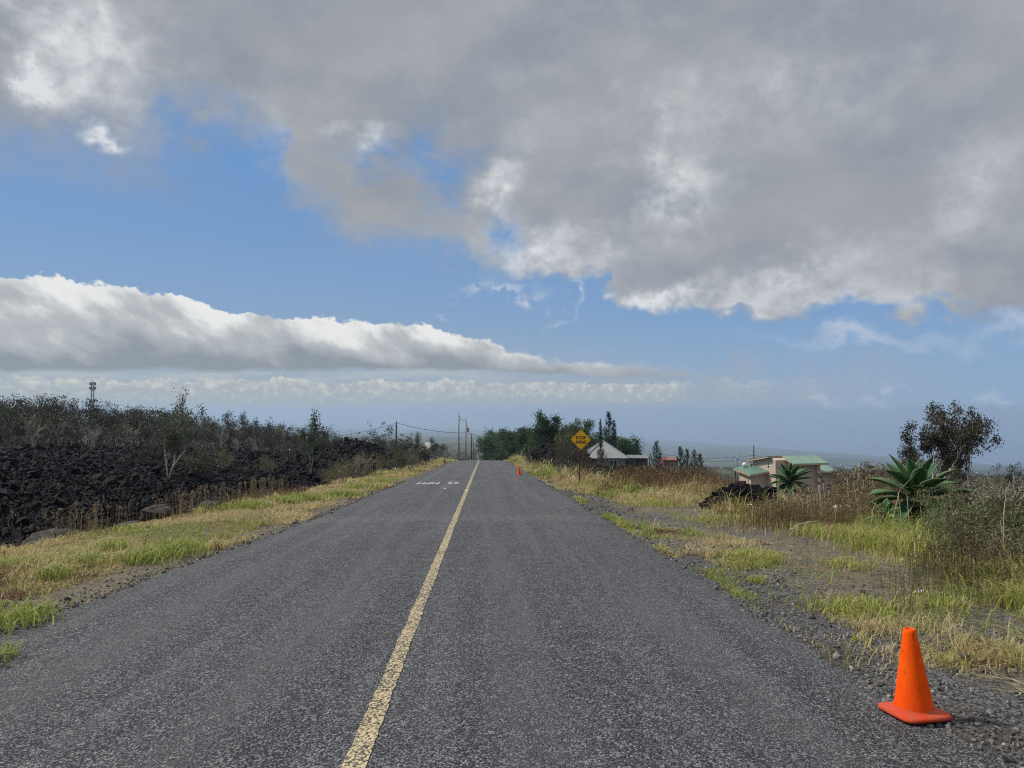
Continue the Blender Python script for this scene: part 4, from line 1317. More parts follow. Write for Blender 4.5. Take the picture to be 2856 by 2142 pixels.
# ---- right hand side: tall green trees lining the road beyond the crest
for (u, vt, y, k, lab) in ((1378, 1212, 330, 0, 'leftmost green tree of the row right of the road, far down the dip'), (1402, 1206, 250, 1, 'green tree second in the row right of the road'), (1432, 1202, 200, 2, 'rounded green tree in the row above the right lava bank'), (1462, 1198, 170, 0, 'green tree with domed top above the right lava bank'),
                            (1492, 1200, 150, 3, 'broad green tree behind the right lava bank'), (1520, 1204, 135, 1, 'green tree between domed trees and the tall umbrella crowned one'), (1548, 1158, 120, 2, 'tallest green tree with umbrella crown left of the sign'), (1585, 1178, 112, 3, 'dense green tree just left of the sign'),
                            (1625, 1200, 152, 0, 'green tree behind the right half of the sign'), (1648, 1208, 156, 1, 'green tree between sign and spires'), (1712, 1214, 175, 2, 'spreading green tree behind the grey roofed house'), (1740, 1226, 178, 3, 'low green tree right of the grey roofed house'), (1385, 1240, 420, 1, 'hazy green tree far down the road on its right'), (1418, 1214, 225, 3, 'green tree filling the gap between second and rounded tree of the row'), (1447, 1208, 185, 1, 'green tree between rounded and dome topped ones of the row'), (1477, 1208, 160, 2, 'low green tree right of the dome topped one in the row'), (1507, 1200, 142, 0, 'green tree right of the broad one behind the lava bank'), (1568, 1190, 116, 1, 'dark green tree between the umbrella crown and the sign'), (1604, 1196, 124, 3, 'green tree directly behind the left half of the sign')):
    x = gx(u, y); z = Hs(x, y)
    put(koa[k], x, y, zat(vt, y, u) - z, lab, 'tree', z=z, sxy=1.15 if vt > 1190 else .85)

# conifers
def conifer(name, seed, H_, wid, col, dens=1.0, upt=.5):
    r = np.random.default_rng(seed)
    root = empty(name, (0, 0, 0)); root['h'] = H_
    mt, ml = MB(), MB()
    tube(mt, [(0, 0, 0), (.04, .02, H_ * .5), (0, 0, H_)], [.10, .06, .012], 6)
    nl = int(30 * dens)
    for i in range(nl):
        t = .12 + .86 * (i + r.uniform(0, .6)) / nl
        L = wid * (1 - t) ** .75 * r.uniform(.65, 1.15) + .10
        for q in range(r.integers(3, 6)):
            a = r.uniform(0, 2 * PI)
            s_ = np.linspace(0, 1, 5)
            p = np.stack([np.cos(a) * L * s_, np.sin(a) * L * s_, t * H_ + L * upt * s_ ** 1.8 - .05 * L], 1)
            tube(mt, p, np.linspace(.022, .006, 5), 3, cap=False)
            k = int(10 + 34 * L)
            tt_ = r.uniform(.15, 1, k)
            c = np.stack([np.interp(tt_, s_, p[:, j]) for j in range(3)], 1) + r.normal(0, .06, (k, 3))
            leaves(ml, c, r.uniform(.10, .22, k), np.array(col) * r.uniform(.6, 1.4, (k, 1)), 1.0, .25, r=r, dirs=np.array([np.cos(a), np.sin(a), .7]) + r.normal(0, .4, (k, 3)))
    mt.build('trunk', M['darkbark'], root, smooth=True, usecol=False); ml.build('crown', M['leaf'], root)
    return root


cf = [conifer('conifer', 400, 6, .85, (.028, .05, .024), 1.0, .5), conifer('conifer', 401, 6, 1.5, (.030, .062, .038), 1.1, .7), conifer('conifer', 402, 6, 2.2, (.026, .055, .03), .9, .9)]
for (u, vt, y, k, w, lab) in ((1675, 1166, 66, 0, .55, 'dark slender spire tree in front of the grey roof'), (1699, 1143, 150, 1, .6, 'tallest blue green conifer spire behind the grey roof'), (1712, 1168, 152, 0, .7, 'thin green spire right beside the tallest conifer'), (1776, 1226, 150, 2, .75, 'round dark green conifer right of the grey roofed house'), (1831, 1228, 120, 2, .8, 'green conifer with upswept feathery branches beside the open shed'),
                               (1898, 1242, 135, 1, .75, 'dark conifer first of the trio between the two houses'), (1917, 1249, 138, 1, .7, 'dark conifer in the middle of the trio between the houses'), (1936, 1252, 134, 2, .6, 'broader conifer of the trio between the houses'), (1952, 1262, 130, 1, .8, 'short conifer right of the trio between the houses')):
    x = gx(u, y); z = Hs(x, y)
    put(cf[k], x, y, zat(vt, y, u) - z, lab, 'conifer', z=z, sxy=w)

# ohia by the sign and its neighbours
sigt = [tree_proto('brown_tree', 330 + i, 3.2, .05, 26, .10, .18, [(.07, .062, .035), (.05, .055, .028), (.085, .07, .04)], 'bark', dict(nst=4, depth=3, spread=.45, kids=(2, 3), first=.42), keep=.9, lowcut=.15) for i in range(2)]
for (u, vt, y, k, sx, lab) in ((1588, 1178, 41, 0, .75, 'tall brown leaved tree just left of the warning sign'), (1560, 1215, 43, 1, .7, 'brown leaved tree left of the tall one by the sign'), (1612, 1232, 40, 1, .8, 'brown shrubby tree behind the sign post'), (1655, 1250, 42, 0, .8, 'sparse brown tree right of the sign post'), (1645, 1285, 38, 1, .8, 'greyish shrub right of the sign post, low')):
    x = gx(u, y); z = Hs(x, y)
    put(sigt[k], x, y, zat(vt, y, u) - z, lab, 'tree', z=z, sxy=sx)

# scrub between verge and houses
r = np.random.default_rng(71)
GB = 'low olive brown bush in the scrub between the verge and the houses'
for i in range(64):
    y = r.uniform(30, 92); u = r.uniform(1690, 2140)
    if y > 60 and u > 2010: continue
    x = gx(u, y); z = Hs(x, y)
    vt = r.uniform(1300, 1345) if y < 60 else r.uniform(1290, 1325)
    if u > 1985: continue
    h = min(max(.7, zat(vt, y, u) - z), 2.6)
    if r.uniform() < .35: put(twig[r.integers(3)], x, y, h, 'grey twiggy bush in the scrub between the verge and the houses', 'bush', 'twiggy bushes in the right scrub', z=z)
    else: put(bush[r.integers(4)], x, y, h, GB, 'bush', 'bushes in the right scrub', z=z, sxy=r.uniform(.9, 1.3))
for i in range(225):
    y = 12.5 + 34 * r.uniform() ** 1.5; u = r.uniform(2330, 3260)
    if y < 22 and 2330 < u < 2640: continue
    if y < 17 and u < 2640: continue
    if 2300 < u < 2345: continue
    x = gx(u, y); z = Hs(x, y)
    h = min(max(.55, zat(r.uniform(1325, 1420) + (60 if y < 18 else 0), y, u) - z), 2.0)
    if r.uniform() < .6: put(twig[r.integers(3)], x, y, h, 'grey twiggy bush in the dry thicket behind the big agave', 'bush', 'twiggy bushes behind the agaves', z=z)
    else: put(bush[r.integers(4)], x, y, h, 'low dull green bush in the dry thicket behind the big agave', 'bush', 'bushes behind the agaves', z=z, sxy=r.uniform(.9, 1.3))

for i in range(16):
    y = r.uniform(9.4, 13.5); u = r.uniform(2770, 2960)
    x = gx(u, y); z = Hs(x, y)
    put(twig[r.integers(3)] if r.uniform() < .55 else bush[r.integers(4)], x, y, r.uniform(.35, .68), 'small dark bush in the low thicket around the lava lump at the right edge', 'bush', 'bushes around the right lava lump', z=z, sxy=r.uniform(1.0, 1.4))

# big ohia behind the agave, with a lighter stemmed neighbour
oh = tree_proto('ohia_tree', 354, 4.4, .07, 24, .11, .13, [(.05, .05, .03), (.065, .058, .034), (.038, .045, .024), (.085, .078, .045)], 'palewood', dict(nst=5, depth=4, spread=.55, kids=(2, 3), first=.34, base_spread=.42, upw=.30, wob=.12), keep=.95, lowcut=.2, minr=.007, aspect=.5, fill=True)
x, y = gx(2596, 25), 25; z = Hs(x, y)
put(oh, x, y, zat(1122, y, 2596) - z, 'large dark leaved tree with open crown behind the big agave', 'tree', z=z, sxy=.86, rz=1.2)
oh2 = tree_proto('ohia_tree', 352, 4.0, .06, 22, .11, .13, [(.05, .046, .03), (.07, .045, .035)], 'palewood', dict(nst=2, depth=4, spread=.4, kids=(2, 3), first=.36, upw=.6), keep=.8, lowcut=.3, minr=.008, aspect=.5, fill=True)
x, y = gx(2706, 25.5), 25.5; z = Hs(x, y)
put(oh2, x, y, zat(1165, y, 2706) - z, 'narrow reddish leaved tree with pale stems right of the large one', 'tree', z=z, sxy=.8, rz=.4)
x, y = gx(2845, 24), 24; z = Hs(x, y)
put(tree_proto('ohia_tree', 353, 2.6, .05, 26, .10, .15, [(.075, .085, .04), (.055, .065, .03)], 'bark', dict(nst=3, depth=3, spread=.6, kids=(2, 3), first=.42), lowcut=.35), x, y, zat(1292, y, 2845) - z, 'small green leaved tree at the right edge of the picture', 'tree', z=z)
for (u, y, vt, lab) in ((2370, 24, 1300, 'leggy bush with pale stems right of the tan house'), (2420, 22, 1296, 'leggy bush with reddish tips left of the big agave'), (2340, 27, 1310, 'olive bush covering the end of the tan house'), (2460, 25, 1305, 'grey green bush close behind the big agave on its left')):
    x = gx(u, y); z = Hs(x, y)
    put(sigt[0 if u % 20 else 1], x, y, zat(vt, y, u) - z, lab, 'bush', z=z, sxy=1.0)
for (u, y, vt, lab) in ((2520, 26, 1268, 'dense brown leaved bush under the left side of the large dark tree'), (2600, 27, 1262, 'dense brown leaved bush under the middle of the large dark tree'), (2668, 26.5, 1275, 'brown leaved bush under the right side of the large dark tree'), (2770, 27, 1325, 'olive bush in the gap right of the narrow reddish tree'), (2830, 20, 1345, 'broad dull bush below the small green leaved tree')):
    x = gx(u, y); z = Hs(x, y)
    put(sigt[int(u) % 2], x, y, zat(vt, y, u) - z, lab, 'bush', z=z, sxy=1.15)
# bushy tangle right of the agave
for (u, y, vt, lab) in ((2640, 14.2, 1345, 'yellow green leafy bush touching the right side of the big agave'),):
    x = gx(u, y); z = Hs(x, y)
    yb = tree_proto('leafy_bush', 360, 1.2, .018, 26, .05, .075, [(.16, .17, .06), (.12, .14, .05), (.09, .10, .04)], 'palewood', dict(nst=5, depth=3, spread=.6, kids=(2, 3), base_spread=.6, first=.42), lowcut=.35, minr=.004)
    put(yb, x, y, zat(vt, y, u) - z, lab, 'bush', z=z)
for (u, y, h, k, lab) in ((2690, 13.0, .85, 0, 'twiggy grey bush right of the yellow green leafy bush'), (2750, 12.2, .95, 1, 'dead looking bush with bleached twigs at the right'), (2800, 13.5, 1.1, 2, 'tall twiggy bush above the dark lava lump'), (2830, 15.5, 1.2, 0, 'grey bush at the right edge behind the lava lump'), (2720, 16, 1.1, 1, 'brown grey bush under the narrow reddish tree'), (2600, 16.5, .9, 2, 'low twiggy bush at the foot of the big agave'), (2770, 10.2, .7, 2, 'fine stemmed dark bush in the grass at the right edge')):
    x = gx(u, y); z = Hs(x, y)
    put(twig[k], x, y, h, lab, 'bush', z=z, sxy=1.15)

# ---- far woods down the road and across the slope
mb = MB()
nt = 5200
a_ = np.radians(r.uniform(-36, 36, nt)); rho = np.exp(r.uniform(np.log(150), np.log(4200), nt))
x = rho * np.sin(a_); y = rho * np.cos(a_)
kp = (np.abs(x) > 6 + rho * .0012 + np.where(rho > 500, 0, 0)) & (fbm(x * .006, y * .006, 3.1, 4) > .40 - .12 * (np.abs(x) < 60))
kp &= ~((x > 8) & (y < 160)) & ~((y < 170) & (x < -5) & (x > -12))
x, y, rho = x[kp], y[kp], rho[kp]; nt = len(x)
hgt = r.uniform(2.2, 5.0, nt) * np.where(rho < 300, .8, 1) * np.where((x > 0) & (rho < 900) & (x > .2 * y), .7, 1)
k = 34
z0 = H(x, y)
lp = r.normal(size=(nt, k, 3)) * np.array([.34, .34, .26]) * hgt[:, None, None]
c = np.stack([x, y, z0 + hgt * .55], 1)[:, None] + lp
col = np.array([(.05, .058, .03), (.06, .07, .03), (.075, .07, .045), (.04, .05, .03)])[r.integers(0, 4, nt)] * r.uniform(.7, 1.3, (nt, 1))
leaves(mb, c.reshape(-1, 3), np.repeat(hgt * .20 + .05, k) * r.uniform(.7, 1.4, nt * k), np.repeat(col, k, 0) * r.uniform(.7, 1.35, (nt * k, 1)), .3, .6, r=r)
tag(mb.build('far_woods', M['leaf']), 'far scrubby woods spread over the slope down to the sea', 'woods', kind='stuff')
# ================================================================== AGAVES
def agave_leaf(L, W, el, az, r, droop=.25):
    ns, nc = 13, 5
    s = np.linspace(0, 1, ns)
    w = W * (np.interp(s, [0, .08, .25, .5, .75, .9, 1], [.46, .40, .62, 1.0, .84, .42, .0])) * .5
    ang = el + droop * (.35 - s) * -1.2 * s if droop < 0 else el - droop * s ** 1.5
    dx = np.cos(ang) * L / (ns - 1); dz = np.sin(ang) * L / (ns - 1)
    px = np.concatenate([[0], np.cumsum(dx[:-1])]); pz = np.concatenate([[0], np.cumsum(dz[:-1])])
    nx, nz = -np.sin(ang), np.cos(ang)
    cr = np.linspace(-1, 1, nc)
    vv = []
    for i in range(ns):
        for q in cr:
            cup = (q * q) * w[i] * .42
            vv.append((px[i] + nx[i] * cup, q * w[i], pz[i] + nz[i] * cup))
    v = np.array(vv)
    th = .012 * np.interp(np.repeat(s, nc), [0, .8, 1], [1.6, .8, .1])
    vb_ = v.copy(); vb_[:, 2] -= th * np.repeat(nz, nc); vb_[:, 0] -= th * np.repeat(nx, nc)
    i = (np.arange(ns - 1)[:, None] * nc + np.arange(nc - 1)[None]).ravel()
    f = np.stack([i, i + 1, i + nc + 1, i + nc], 1); n0 = ns * nc
    fb2 = np.stack([i, i + nc, i + nc + 1, i + 1], 1) + n0
    e0 = np.arange(ns - 1) * nc; e1 = e0 + nc - 1
    fe = np.concatenate([np.stack([e0, e0 + nc, e0 + nc + n0, e0 + n0], 1), np.stack([e1, e1 + n0, e1 + nc + n0, e1 + nc], 1)])
    v = np.concatenate([v, vb_])
    c, q = math.cos(az), math.sin(az)
    v = np.stack([v[:, 0] * c - v[:, 1] * q, v[:, 0] * q + v[:, 1] * c, v[:, 2]], 1)
    edge = np.zeros((ns, nc)); edge[:, 0] = edge[:, -1] = 1
    return v, np.concatenate([f, fb2, fe]), np.concatenate([edge.ravel(), edge.ravel()])


def agave(seed, x, y, R, trunk_h, label, nleaf=24, rz=0, z=None):
    r = np.random.default_rng(seed)
    z = Hs(x, y) if z is None else z
    root = empty('agave', (x, y, z), rz, label, 'agave')
    mb = MB(); 
    pts = [(0, 0, -.1), (.02, .01, trunk_h * .5), (0, 0, trunk_h + .08)]
    tube(mb, pts, [.10, .085, .07], 9)
    mb.build('stem', M['darkbark'], root, smooth=True, usecol=False)
    for i in range(nleaf):
        t = i / (nleaf - 1)
        el = math.radians(np.interp(t, [0, .12, .35, .65, .85, 1], [-52, -22, 10, 38, 62, 84]) + r.uniform(-6, 6))
        a = i * 2.39996 + r.uniform(-.15, .15)
        L = R * np.interp(t, [0, .4, .8, 1], [.95, 1.0, .92, .7]) * r.uniform(.9, 1.08)
        W = R * .40 * np.interp(t, [0, .5, 1], [.95, 1.0, .6]) * r.uniform(.9, 1.1)
        v, f, e = agave_leaf(L, W, el, a, r, droop=.5 * (1 - t) + .05 + r.uniform(-.12, .3))
        v = v + np.array([0, 0, trunk_h + .10 * t]) + np.array([math.cos(a), math.sin(a), 0]) * .03 * (1 - t)
        c0 = np.array((.034, .115, .042)) * r.uniform(.8, 1.2)
        col = c0[None] * (1 - e[:, None]) + np.array((.17, .23, .10))[None] * e[:, None]
        nt_ = len(v) // 2; tipm = np.tile(np.repeat(np.linspace(0, 1, 13), 5), 2); k_ = np.clip((tipm - .93) / .07, 0, 1)[:, None] * r.uniform(.3, 1)
        col = col * (1 - k_) + np.array((.13, .08, .045)) * k_
        MB().add(v, [f], col).build('leaf', M['agave'], root, smooth=True)
    for i in range(9):
        v, f, e = agave_leaf(R * r.uniform(.45, .7), R * .13, math.radians(r.uniform(-75, -45)), r.uniform(0, 2 * PI), r, .4)
        v = v + np.array([0, 0, trunk_h + .01])
        MB().add(v, [f], np.array((.20, .125, .06)) * r.uniform(.5, 1.3)).build('withered_leaf', M['brown'], root, smooth=True)
    return root


x, y = gx(2552, 15.6), 15.6
agave(3, x, y, 1.10, zat(1393, y, 2552) - Hs(x, y), 'big dark green agave rosette in front of the large dark tree', 27, .3)
x, y = gx(2203, 30), 30
agave(8, x, y, .92, zat(1345, y, 2203) - Hs(x, y), 'smaller looking agave rosette in front of the tan house wall', 27, 1.0)
x, y = gx(2468, 15.0), 15.0
agave(12, x, y, .42, zat(1448, y, 2468) - Hs(x, y), 'young agave half hidden in weeds left of the big rosette', 12, 2.0)

# tall dried flower stalks
def stalk(seed, h, umbel):
    r = np.random.default_rng(seed)
    root = empty('flower_stalk', (0, 0, 0)); root['h'] = h
    mb = MB(); n = 7
    s = np.linspace(0, 1, n); bx, by = r.normal(0, .07, 2)
    p = np.stack([bx * h * s ** 1.6, by * h * s ** 1.6, h * s], 1)
    tube(mb, p, np.linspace(.0125, .0065, n), 5)
    mb.build('stem', M['palewood'], root, smooth=True, usecol=False)
    mb = MB()
    k = 16
    for i in range(k):
        a = r.uniform(0, 2 * PI); q = r.uniform(.02, .085) if umbel else r.uniform(.01, .04)
        e = p[-1] + np.array([math.cos(a) * q, math.sin(a) * q, (.03 if umbel else r.uniform(-.12, .06)) + r.uniform(0, .02)])
        tube(mb, [p[-1] - np.array([0, 0, .03]), e], [.003, .002], 3, col=(.16, .11, .08))
        leaves(mb, e + r.normal(0, .012, (7, 3)), .028, np.array((.14, .095, .075)) * r.uniform(.6, 1.3, (7, 1)), .2, .8, r=r)
    mb.build('flower_head', M['dry'], root)
    return root


st = [stalk(500 + i, 1.2, i != 2) for i in range(4)]
r = np.random.default_rng(8)
SL = 'pale dried flower stalk among the weeds between tan house and big agave'
for (u, vt, y) in ((2291, 1310, 17.5), (2275, 1345, 17.2), (2283, 1330, 18.2), (2262, 1352, 16.6), (2300, 1340, 17.9), (2310, 1362, 16.8), (2350, 1330, 18.4), (2380, 1308, 18.8), (2405, 1320, 18.0), (2424, 1300, 18.6), (2436, 1318, 17.6), (2318, 1350, 17), (2332, 1335, 19), (2395, 1335, 17), (2366, 1325, 17.7), (2250, 1372, 16.2), (2235, 1385, 16.4)):
    x = gx(u, y); z = Hs(x, y)
    put(st[r.integers(4)], x, y, zat(vt, y, u) - z, SL, 'stalk', 'dried flower stalks', z=z, tilt=.06)
for (u, vt, y, lab) in ((2513, 1362, 13.4, 'dried flower stalk with pinkish head in front of the big agave, on the left'), (2533, 1374, 13.0, 'dried flower stalk with pinkish head in front of the big agave, on the right'), (2098, 1352, 19.2, 'short dried flower stalk in front of the tan house lower block'), (2152, 1365, 19.6, 'dried flower stalk in front of the tan house left of its agave')):
    x = gx(u, y); z = Hs(x, y)
    put(st[1], x, y, zat(vt, y, u) - z, lab, 'stalk', None, z=z, tilt=.03)

# ================================================================== CONES
def make_cone():
    root = empty('traffic_cone', (0, 0, 0))
    mb = MB()
    lathe(mb, [(.1195, .0), (.1185, .045), (.112, .075), (.040, .515), (.036, .535), (.028, .538), (.026, .528), (.033, .50), (.105, .07)], 48)
    # a shallow mould seam ring near the top
    mb.build('cone_body', M['cone'], root, smooth=True, usecol=False)
    # square base with rounded corners
    n = 40; an = np.arange(n) * 2 * PI / n
    pw = 7.0

    def ringp(rad, z):
        pq = pw if rad > .14 else 2.0
        k = (np.abs(np.cos(an)) ** pq + np.abs(np.sin(an)) ** pq) ** (-1 / pq)
        sag = .004 * np.cos(2 * an + .6)
        return np.stack([np.cos(an) * k * rad, np.sin(an) * k * rad, np.full(n, z) + sag * (rad / .165) * (z > .012)], 1)

    rr = [(.150, .004), (.165, .002), (.168, .012), (.164, .026), (.150, .032), (.136, .036), (.123, .040), (.112, .062)]
    v = np.concatenate([ringp(*q) for q in rr])
    q = []
    for i in range(len(rr) - 1):
        for j in range(n): q.append((i * n + j, i * n + (j + 1) % n, (i + 1) * n + (j + 1) % n, (i + 1) * n + j))
    mb = MB(); mb.add(v, q); mb.build('base', M['conebase'], root, smooth=True, usecol=False)
    return root


c1 = make_cone(); c1.location = (2.77, 4.80, float(road_z(np.array(2.77), np.array(4.8))) + .0); c1.rotation_euler = (-.045, -.01, math.radians(8))
tag(c1, 'large orange traffic cone in the right foreground with faded square base', 'traffic cone')
c2 = copy_tree(c1); xx = gx(1448, 48.2); c2.location = (xx, 48.2, float(road_z(np.array(xx), np.array(48.2)))); c2.rotation_euler = (-.045, 0, .5)
tag(c2, 'distant small orange traffic cone on the right road edge near the crest', 'traffic cone')

# ================================================================== SIGN
sy = 34.4
sx_ = gx(1615, sy); sz = Hs(sx_, sy)
pt = at(1620, 1226, sy)
sg = empty('warning_sign', (sx_, sy, sz), 0, 'yellow diamond STOP AHEAD warning sign on a rusty post', 'road sign')
topz = pt.z - sz
dxs = pt.x - sx_
mb = MB()
# U-channel post, leaning a little
Mt = Matrix.Rotation(math.atan2(dxs, topz), 4, 'Y')
for (a, b_, c, d) in ((-.035, .035, .0, .006), (-.035, -.029, -.03, .0), (.029, .035, -.03, .0)): box(mb, a, b_, c + .02, d + .02, -.3, topz + .42, M=Mt)
mb.build('post', M['rust'], sg, usecol=False)
D2 = 59.7 / FS * sy / 2 * .985
def diamond(rad, cr, y0, y1, mb, mat=0, inner=None):
    pts = []
    for k in range(4):
        a0 = PI / 2 * k
        cx, cz = math.cos(a0) * (rad - cr * 1.414), math.sin(a0) * (rad - cr * 1.414)
        for q in np.linspace(-PI / 4, PI / 4, 6): pts.append((cx + cr * math.cos(a0 + q), cz + cr * math.sin(a0 + q)))
    n = len(pts)
    if inner is None:
        v = [(x, y0, z) for x, z in pts] + [(x, y1, z) for x, z in pts]
        f = [tuple(range(n)), tuple(range(2 * n - 1, n - 1, -1))] + [(i, n + i, n + (i + 1) % n, (i + 1) % n) for i in range(n)]
        mb.add(v, f)
    else:
        k = inner / rad
        v = [(x, y0, z) for x, z in pts] + [(x * k, y0, z * k) for x, z in pts]
        f = [(i, (i + 1) % n, n + (i + 1) % n, n + i) for i in range(n)]
        mb.add(v, f)
    return mb


lean = math.radians(1.2)
pan = diamond(D2, .05, -.003, .003, MB()).build('panel', M['signy'], sg, usecol=False)
pan.location = (dxs, -.02, topz); pan.rotation_euler = (0, lean, 0)
bd = diamond(D2 * .955, .045, -.0045, 0, MB(), inner=D2 * .925).build('border', M['black'], pan, usecol=False)
for txt, zc, wd in (('STOP', .085, .48), ('AHEAD', -.115, .54)):
    vs, fs = text_mesh(txt, .2, .0085)
    vs = centre(vs)
    vs[:, 0] *= wd * D2 * 2 / 1.0 / np.ptp(vs[:, 0]); vs[:, 1] *= .158 * D2 * 2 / np.ptp(vs[:, 1])
    MB().add(np.stack([vs[:, 0], np.full(len(vs), -.0048), vs[:, 1] + zc * D2 * 2], 1), fs).build('lettering', M['black'], pan, usecol=False)
for zc in (.38, -.38):
    mb = MB(); lathe(mb, [(0, 0), (.016, 0), (.014, .008), (0, .01)], 10)
    o = mb.build('bolt', M['steel'], pan, usecol=False); o.location = (0, -.004, zc * D2 * 2); o.rotation_euler = (PI / 2, 0, 0)

# ================================================================== POLES AND WIRES
POLET = {}


def pole(u, vt, y, mat, rad, label, arm=False, lean=0.0, trans=False, vb=None):
    x = gx(u, y); z = Hs(x, y)
    h = zat(vt, y, u) - z
    root = empty('utility_pole', (x, y, z), 0, label, 'utility pole')
    mb = MB(); rad = rad * .8; tube(mb, [(lean * h, 0, -.5), (0, 0, h * .5), (0, 0, h)], [rad, rad * .9, rad * .72], 12)
    mb.build('shaft', M[mat], root, smooth=True, usecol=False)
    if arm:
        mb = MB(); box(mb, -.9, .9, -rad * .72 - .1, -rad * .72, h - .62, h - .48); mb.build('crossarm', M[mat], root, usecol=False)
    for q, zz in ((0, h + .02), (0, h * .86)):
        mb = MB(); lathe(mb, [(0, .22), (.05, .2), (.07, .12), (.04, .08), (.05, .0), (0, 0)], 10, center=(rad * 1.1 if zz < h else 0, 0, zz if zz < h else h - .02))
        mb.build('insulator', M['galv'], root, smooth=True, usecol=False)
    if trans:
        mb = MB(); lathe(mb, [(0, 0), (.2, .02), (.22, .1), (.22, .75), (.2, .82), (0, .86)], 16, center=(rad + .24, -.05, h * .72))
        mb.build('transformer', M['galv'], root, smooth=True, usecol=False)
    return Vector((x, y, z + h))


p1 = pole(1279, 1157, 116, 'pole', .20, 'tallest pale wooden utility pole at the left of the road crest', lean=.01)
p2 = pole(1299, 1171, 140, 'pole', .20, 'pale wooden utility pole second at the road crest', trans=True)
p3 = pole(1315, 1212, 190, 'dpole', .22, 'dark utility pole third down the left of the road', lean=.012)
p4 = pole(1321, 1236, 260, 'dpole', .22, 'dark utility pole fourth down the left of the road with a small box', trans=True)
p5 = pole(1326, 1258, 340, 'dpole', .22, 'dark short looking utility pole fifth down the road')
p6 = pole(1332, 1261, 430, 'pole', .24, 'pale far utility pole next to the distant road')
pL = pole(1105, 1177, 130, 'dpole', .20, 'dark utility pole standing behind the left lava heap')
pR = pole(2102, 1243, 170, 'dpole', .22, 'black utility pole behind the tan house roof')
pR2 = pole(2056, 1277, 330, 'dpole', .20, 'thin distant utility pole left of the tan house')


def wire(a, b_, sag, label, rad=.017):
    rad = rad * 1.9
    s = np.linspace(0, 1, 25)
    p = np.array(a)[None] * (1 - s[:, None]) + np.array(b_)[None] * s[:, None]
    p[:, 2] -= sag * 4 * s * (1 - s)
    mb = MB(); tube(mb, p, rad, 4, cap=False)
    tag(mb.build('power_wire', M['wire'], usecol=False), label, 'wire')


V = Vector
e0 = at(600, 1176, 150)
wire(pL + V((0, 0, -.1)), p2 + V((0, 0, -2.4)), .5, 'upper wire from the dark left pole to the crest poles', .018)
wire(pL + V((0, 0, -3.2)), p1 + V((0, 0, -7.0)), .6, 'lower wire from the dark left pole to the tallest crest pole', .02)
e1 = at(1720, 1216, 160)
wire(p2 + V((0, 0, -2.4)), e1, 2.0, 'thin wire crossing the road from the crest poles towards the right trees', .016)
wire(p1 + V((0, 0, -7.0)), at(1660, 1238, 130), 1.0, 'lower wire crossing the road towards the right trees', .02)
wire(p1, p2, .5, 'short wire linking the two pale crest poles'); wire(p2, p3, .6, 'wire from the second pale pole to the dark third one'); wire(p3, p4, .8, 'wire from the third to the fourth pole down the road')
wire(pL + V((0, 0, -.2)), at(640, 1186, 190), 3.0, 'wire running left from the dark pole over the wood', .016)
wire(at(1790, 1255, 175), pR + V((0, 0, -2.2)), 1.2, 'upper wire running into the black pole by the tan house', .018)
wire(pR + V((0, 0, -2.2)), at(2420, 1306, 150), .8, 'wire leaving the black pole behind the tan roof', .018)
wire(at(1960, 1283, 330), pR2 + V((0, 0, -.6)), 1.0, 'lower far wire running to the thin distant pole', .03)
wire(pR2 + V((0, 0, -.6)), at(2150, 1294, 330), .8, 'far wire right of the thin distant pole', .03)

# lattice mast on the left skyline
ty = 600; tx = gx(255, ty); tz = Hs(tx, ty) if ty < 1300 else 0
th = zat(1068, ty, 255) - tz
root = empty('radio_mast', (tx, ty, tz), .3, 'steel lattice radio mast rising above the left wood', 'radio mast')
mb = MB(); wl, wt = 2.2, 1.1
for q in range(4):
    a = PI / 4 + q * PI / 2
    tube(mb, [(math.cos(a) * wl, math.sin(a) * wl, 0), (math.cos(a) * wt, math.sin(a) * wt, th)], .2, 5)
nb = 16
for i in range(nb):
    t0, t1 = i / nb, (i + 1) / nb
    for q in range(4):
        a, b_ = PI / 4 + q * PI / 2, PI / 4 + (q + 1) * PI / 2
        w0, w1 = wl + (wt - wl) * t0, wl + (wt - wl) * t1
        tube(mb, [(math.cos(a) * w0, math.sin(a) * w0, th * t0), (math.cos(b_) * w1, math.sin(b_) * w1, th * t1)], .11, 4)
        tube(mb, [(math.cos(a) * w1, math.sin(a) * w1, th * t1), (math.cos(b_) * w1, math.sin(b_) * w1, th * t1)], .11, 4)
mb.build('lattice', M['galvd'], root, usecol=False)
for zz, k in ((th - .6, 9), (th - 4.2, 9), (th - 14, 6)):
    for q in range(k):
        a = q * 2 * PI / k
        mb = MB(); box(mb, -.25, .25, -.15, .15, -1.2, 1.2)
        o = mb.build('antenna', M['galvd'], root, usecol=False); o.location = (math.cos(a) * 2.1, math.sin(a) * 2.1, zz); o.rotation_euler = (0, 0, a + PI / 2)
for q in range(3):
    mb = MB(); tube(mb, [(.5 * (q - 1), 0, th), (.5 * (q - 1), 0, th + 2.5 + q % 2)], .06, 4); mb.build('whip_aerial', M['galv'], root, usecol=False)

# ================================================================== HOUSES
def prism(mb, pts_xy, z0, z1, mat=0):
    n = len(pts_xy)
    z0 = np.broadcast_to(z0, (n,)); z1 = np.broadcast_to(z1, (n,))
    v = [(x, y, a) for (x, y), a in zip(pts_xy, z0)] + [(x, y, a) for (x, y), a in zip(pts_xy, z1)]
    f = [tuple(range(n - 1, -1, -1)), tuple(range(n, 2 * n))] + [(i, (i + 1) % n, n + (i + 1) % n, n + i) for i in range(n)]
    return mb.add(v, f, None, mat)


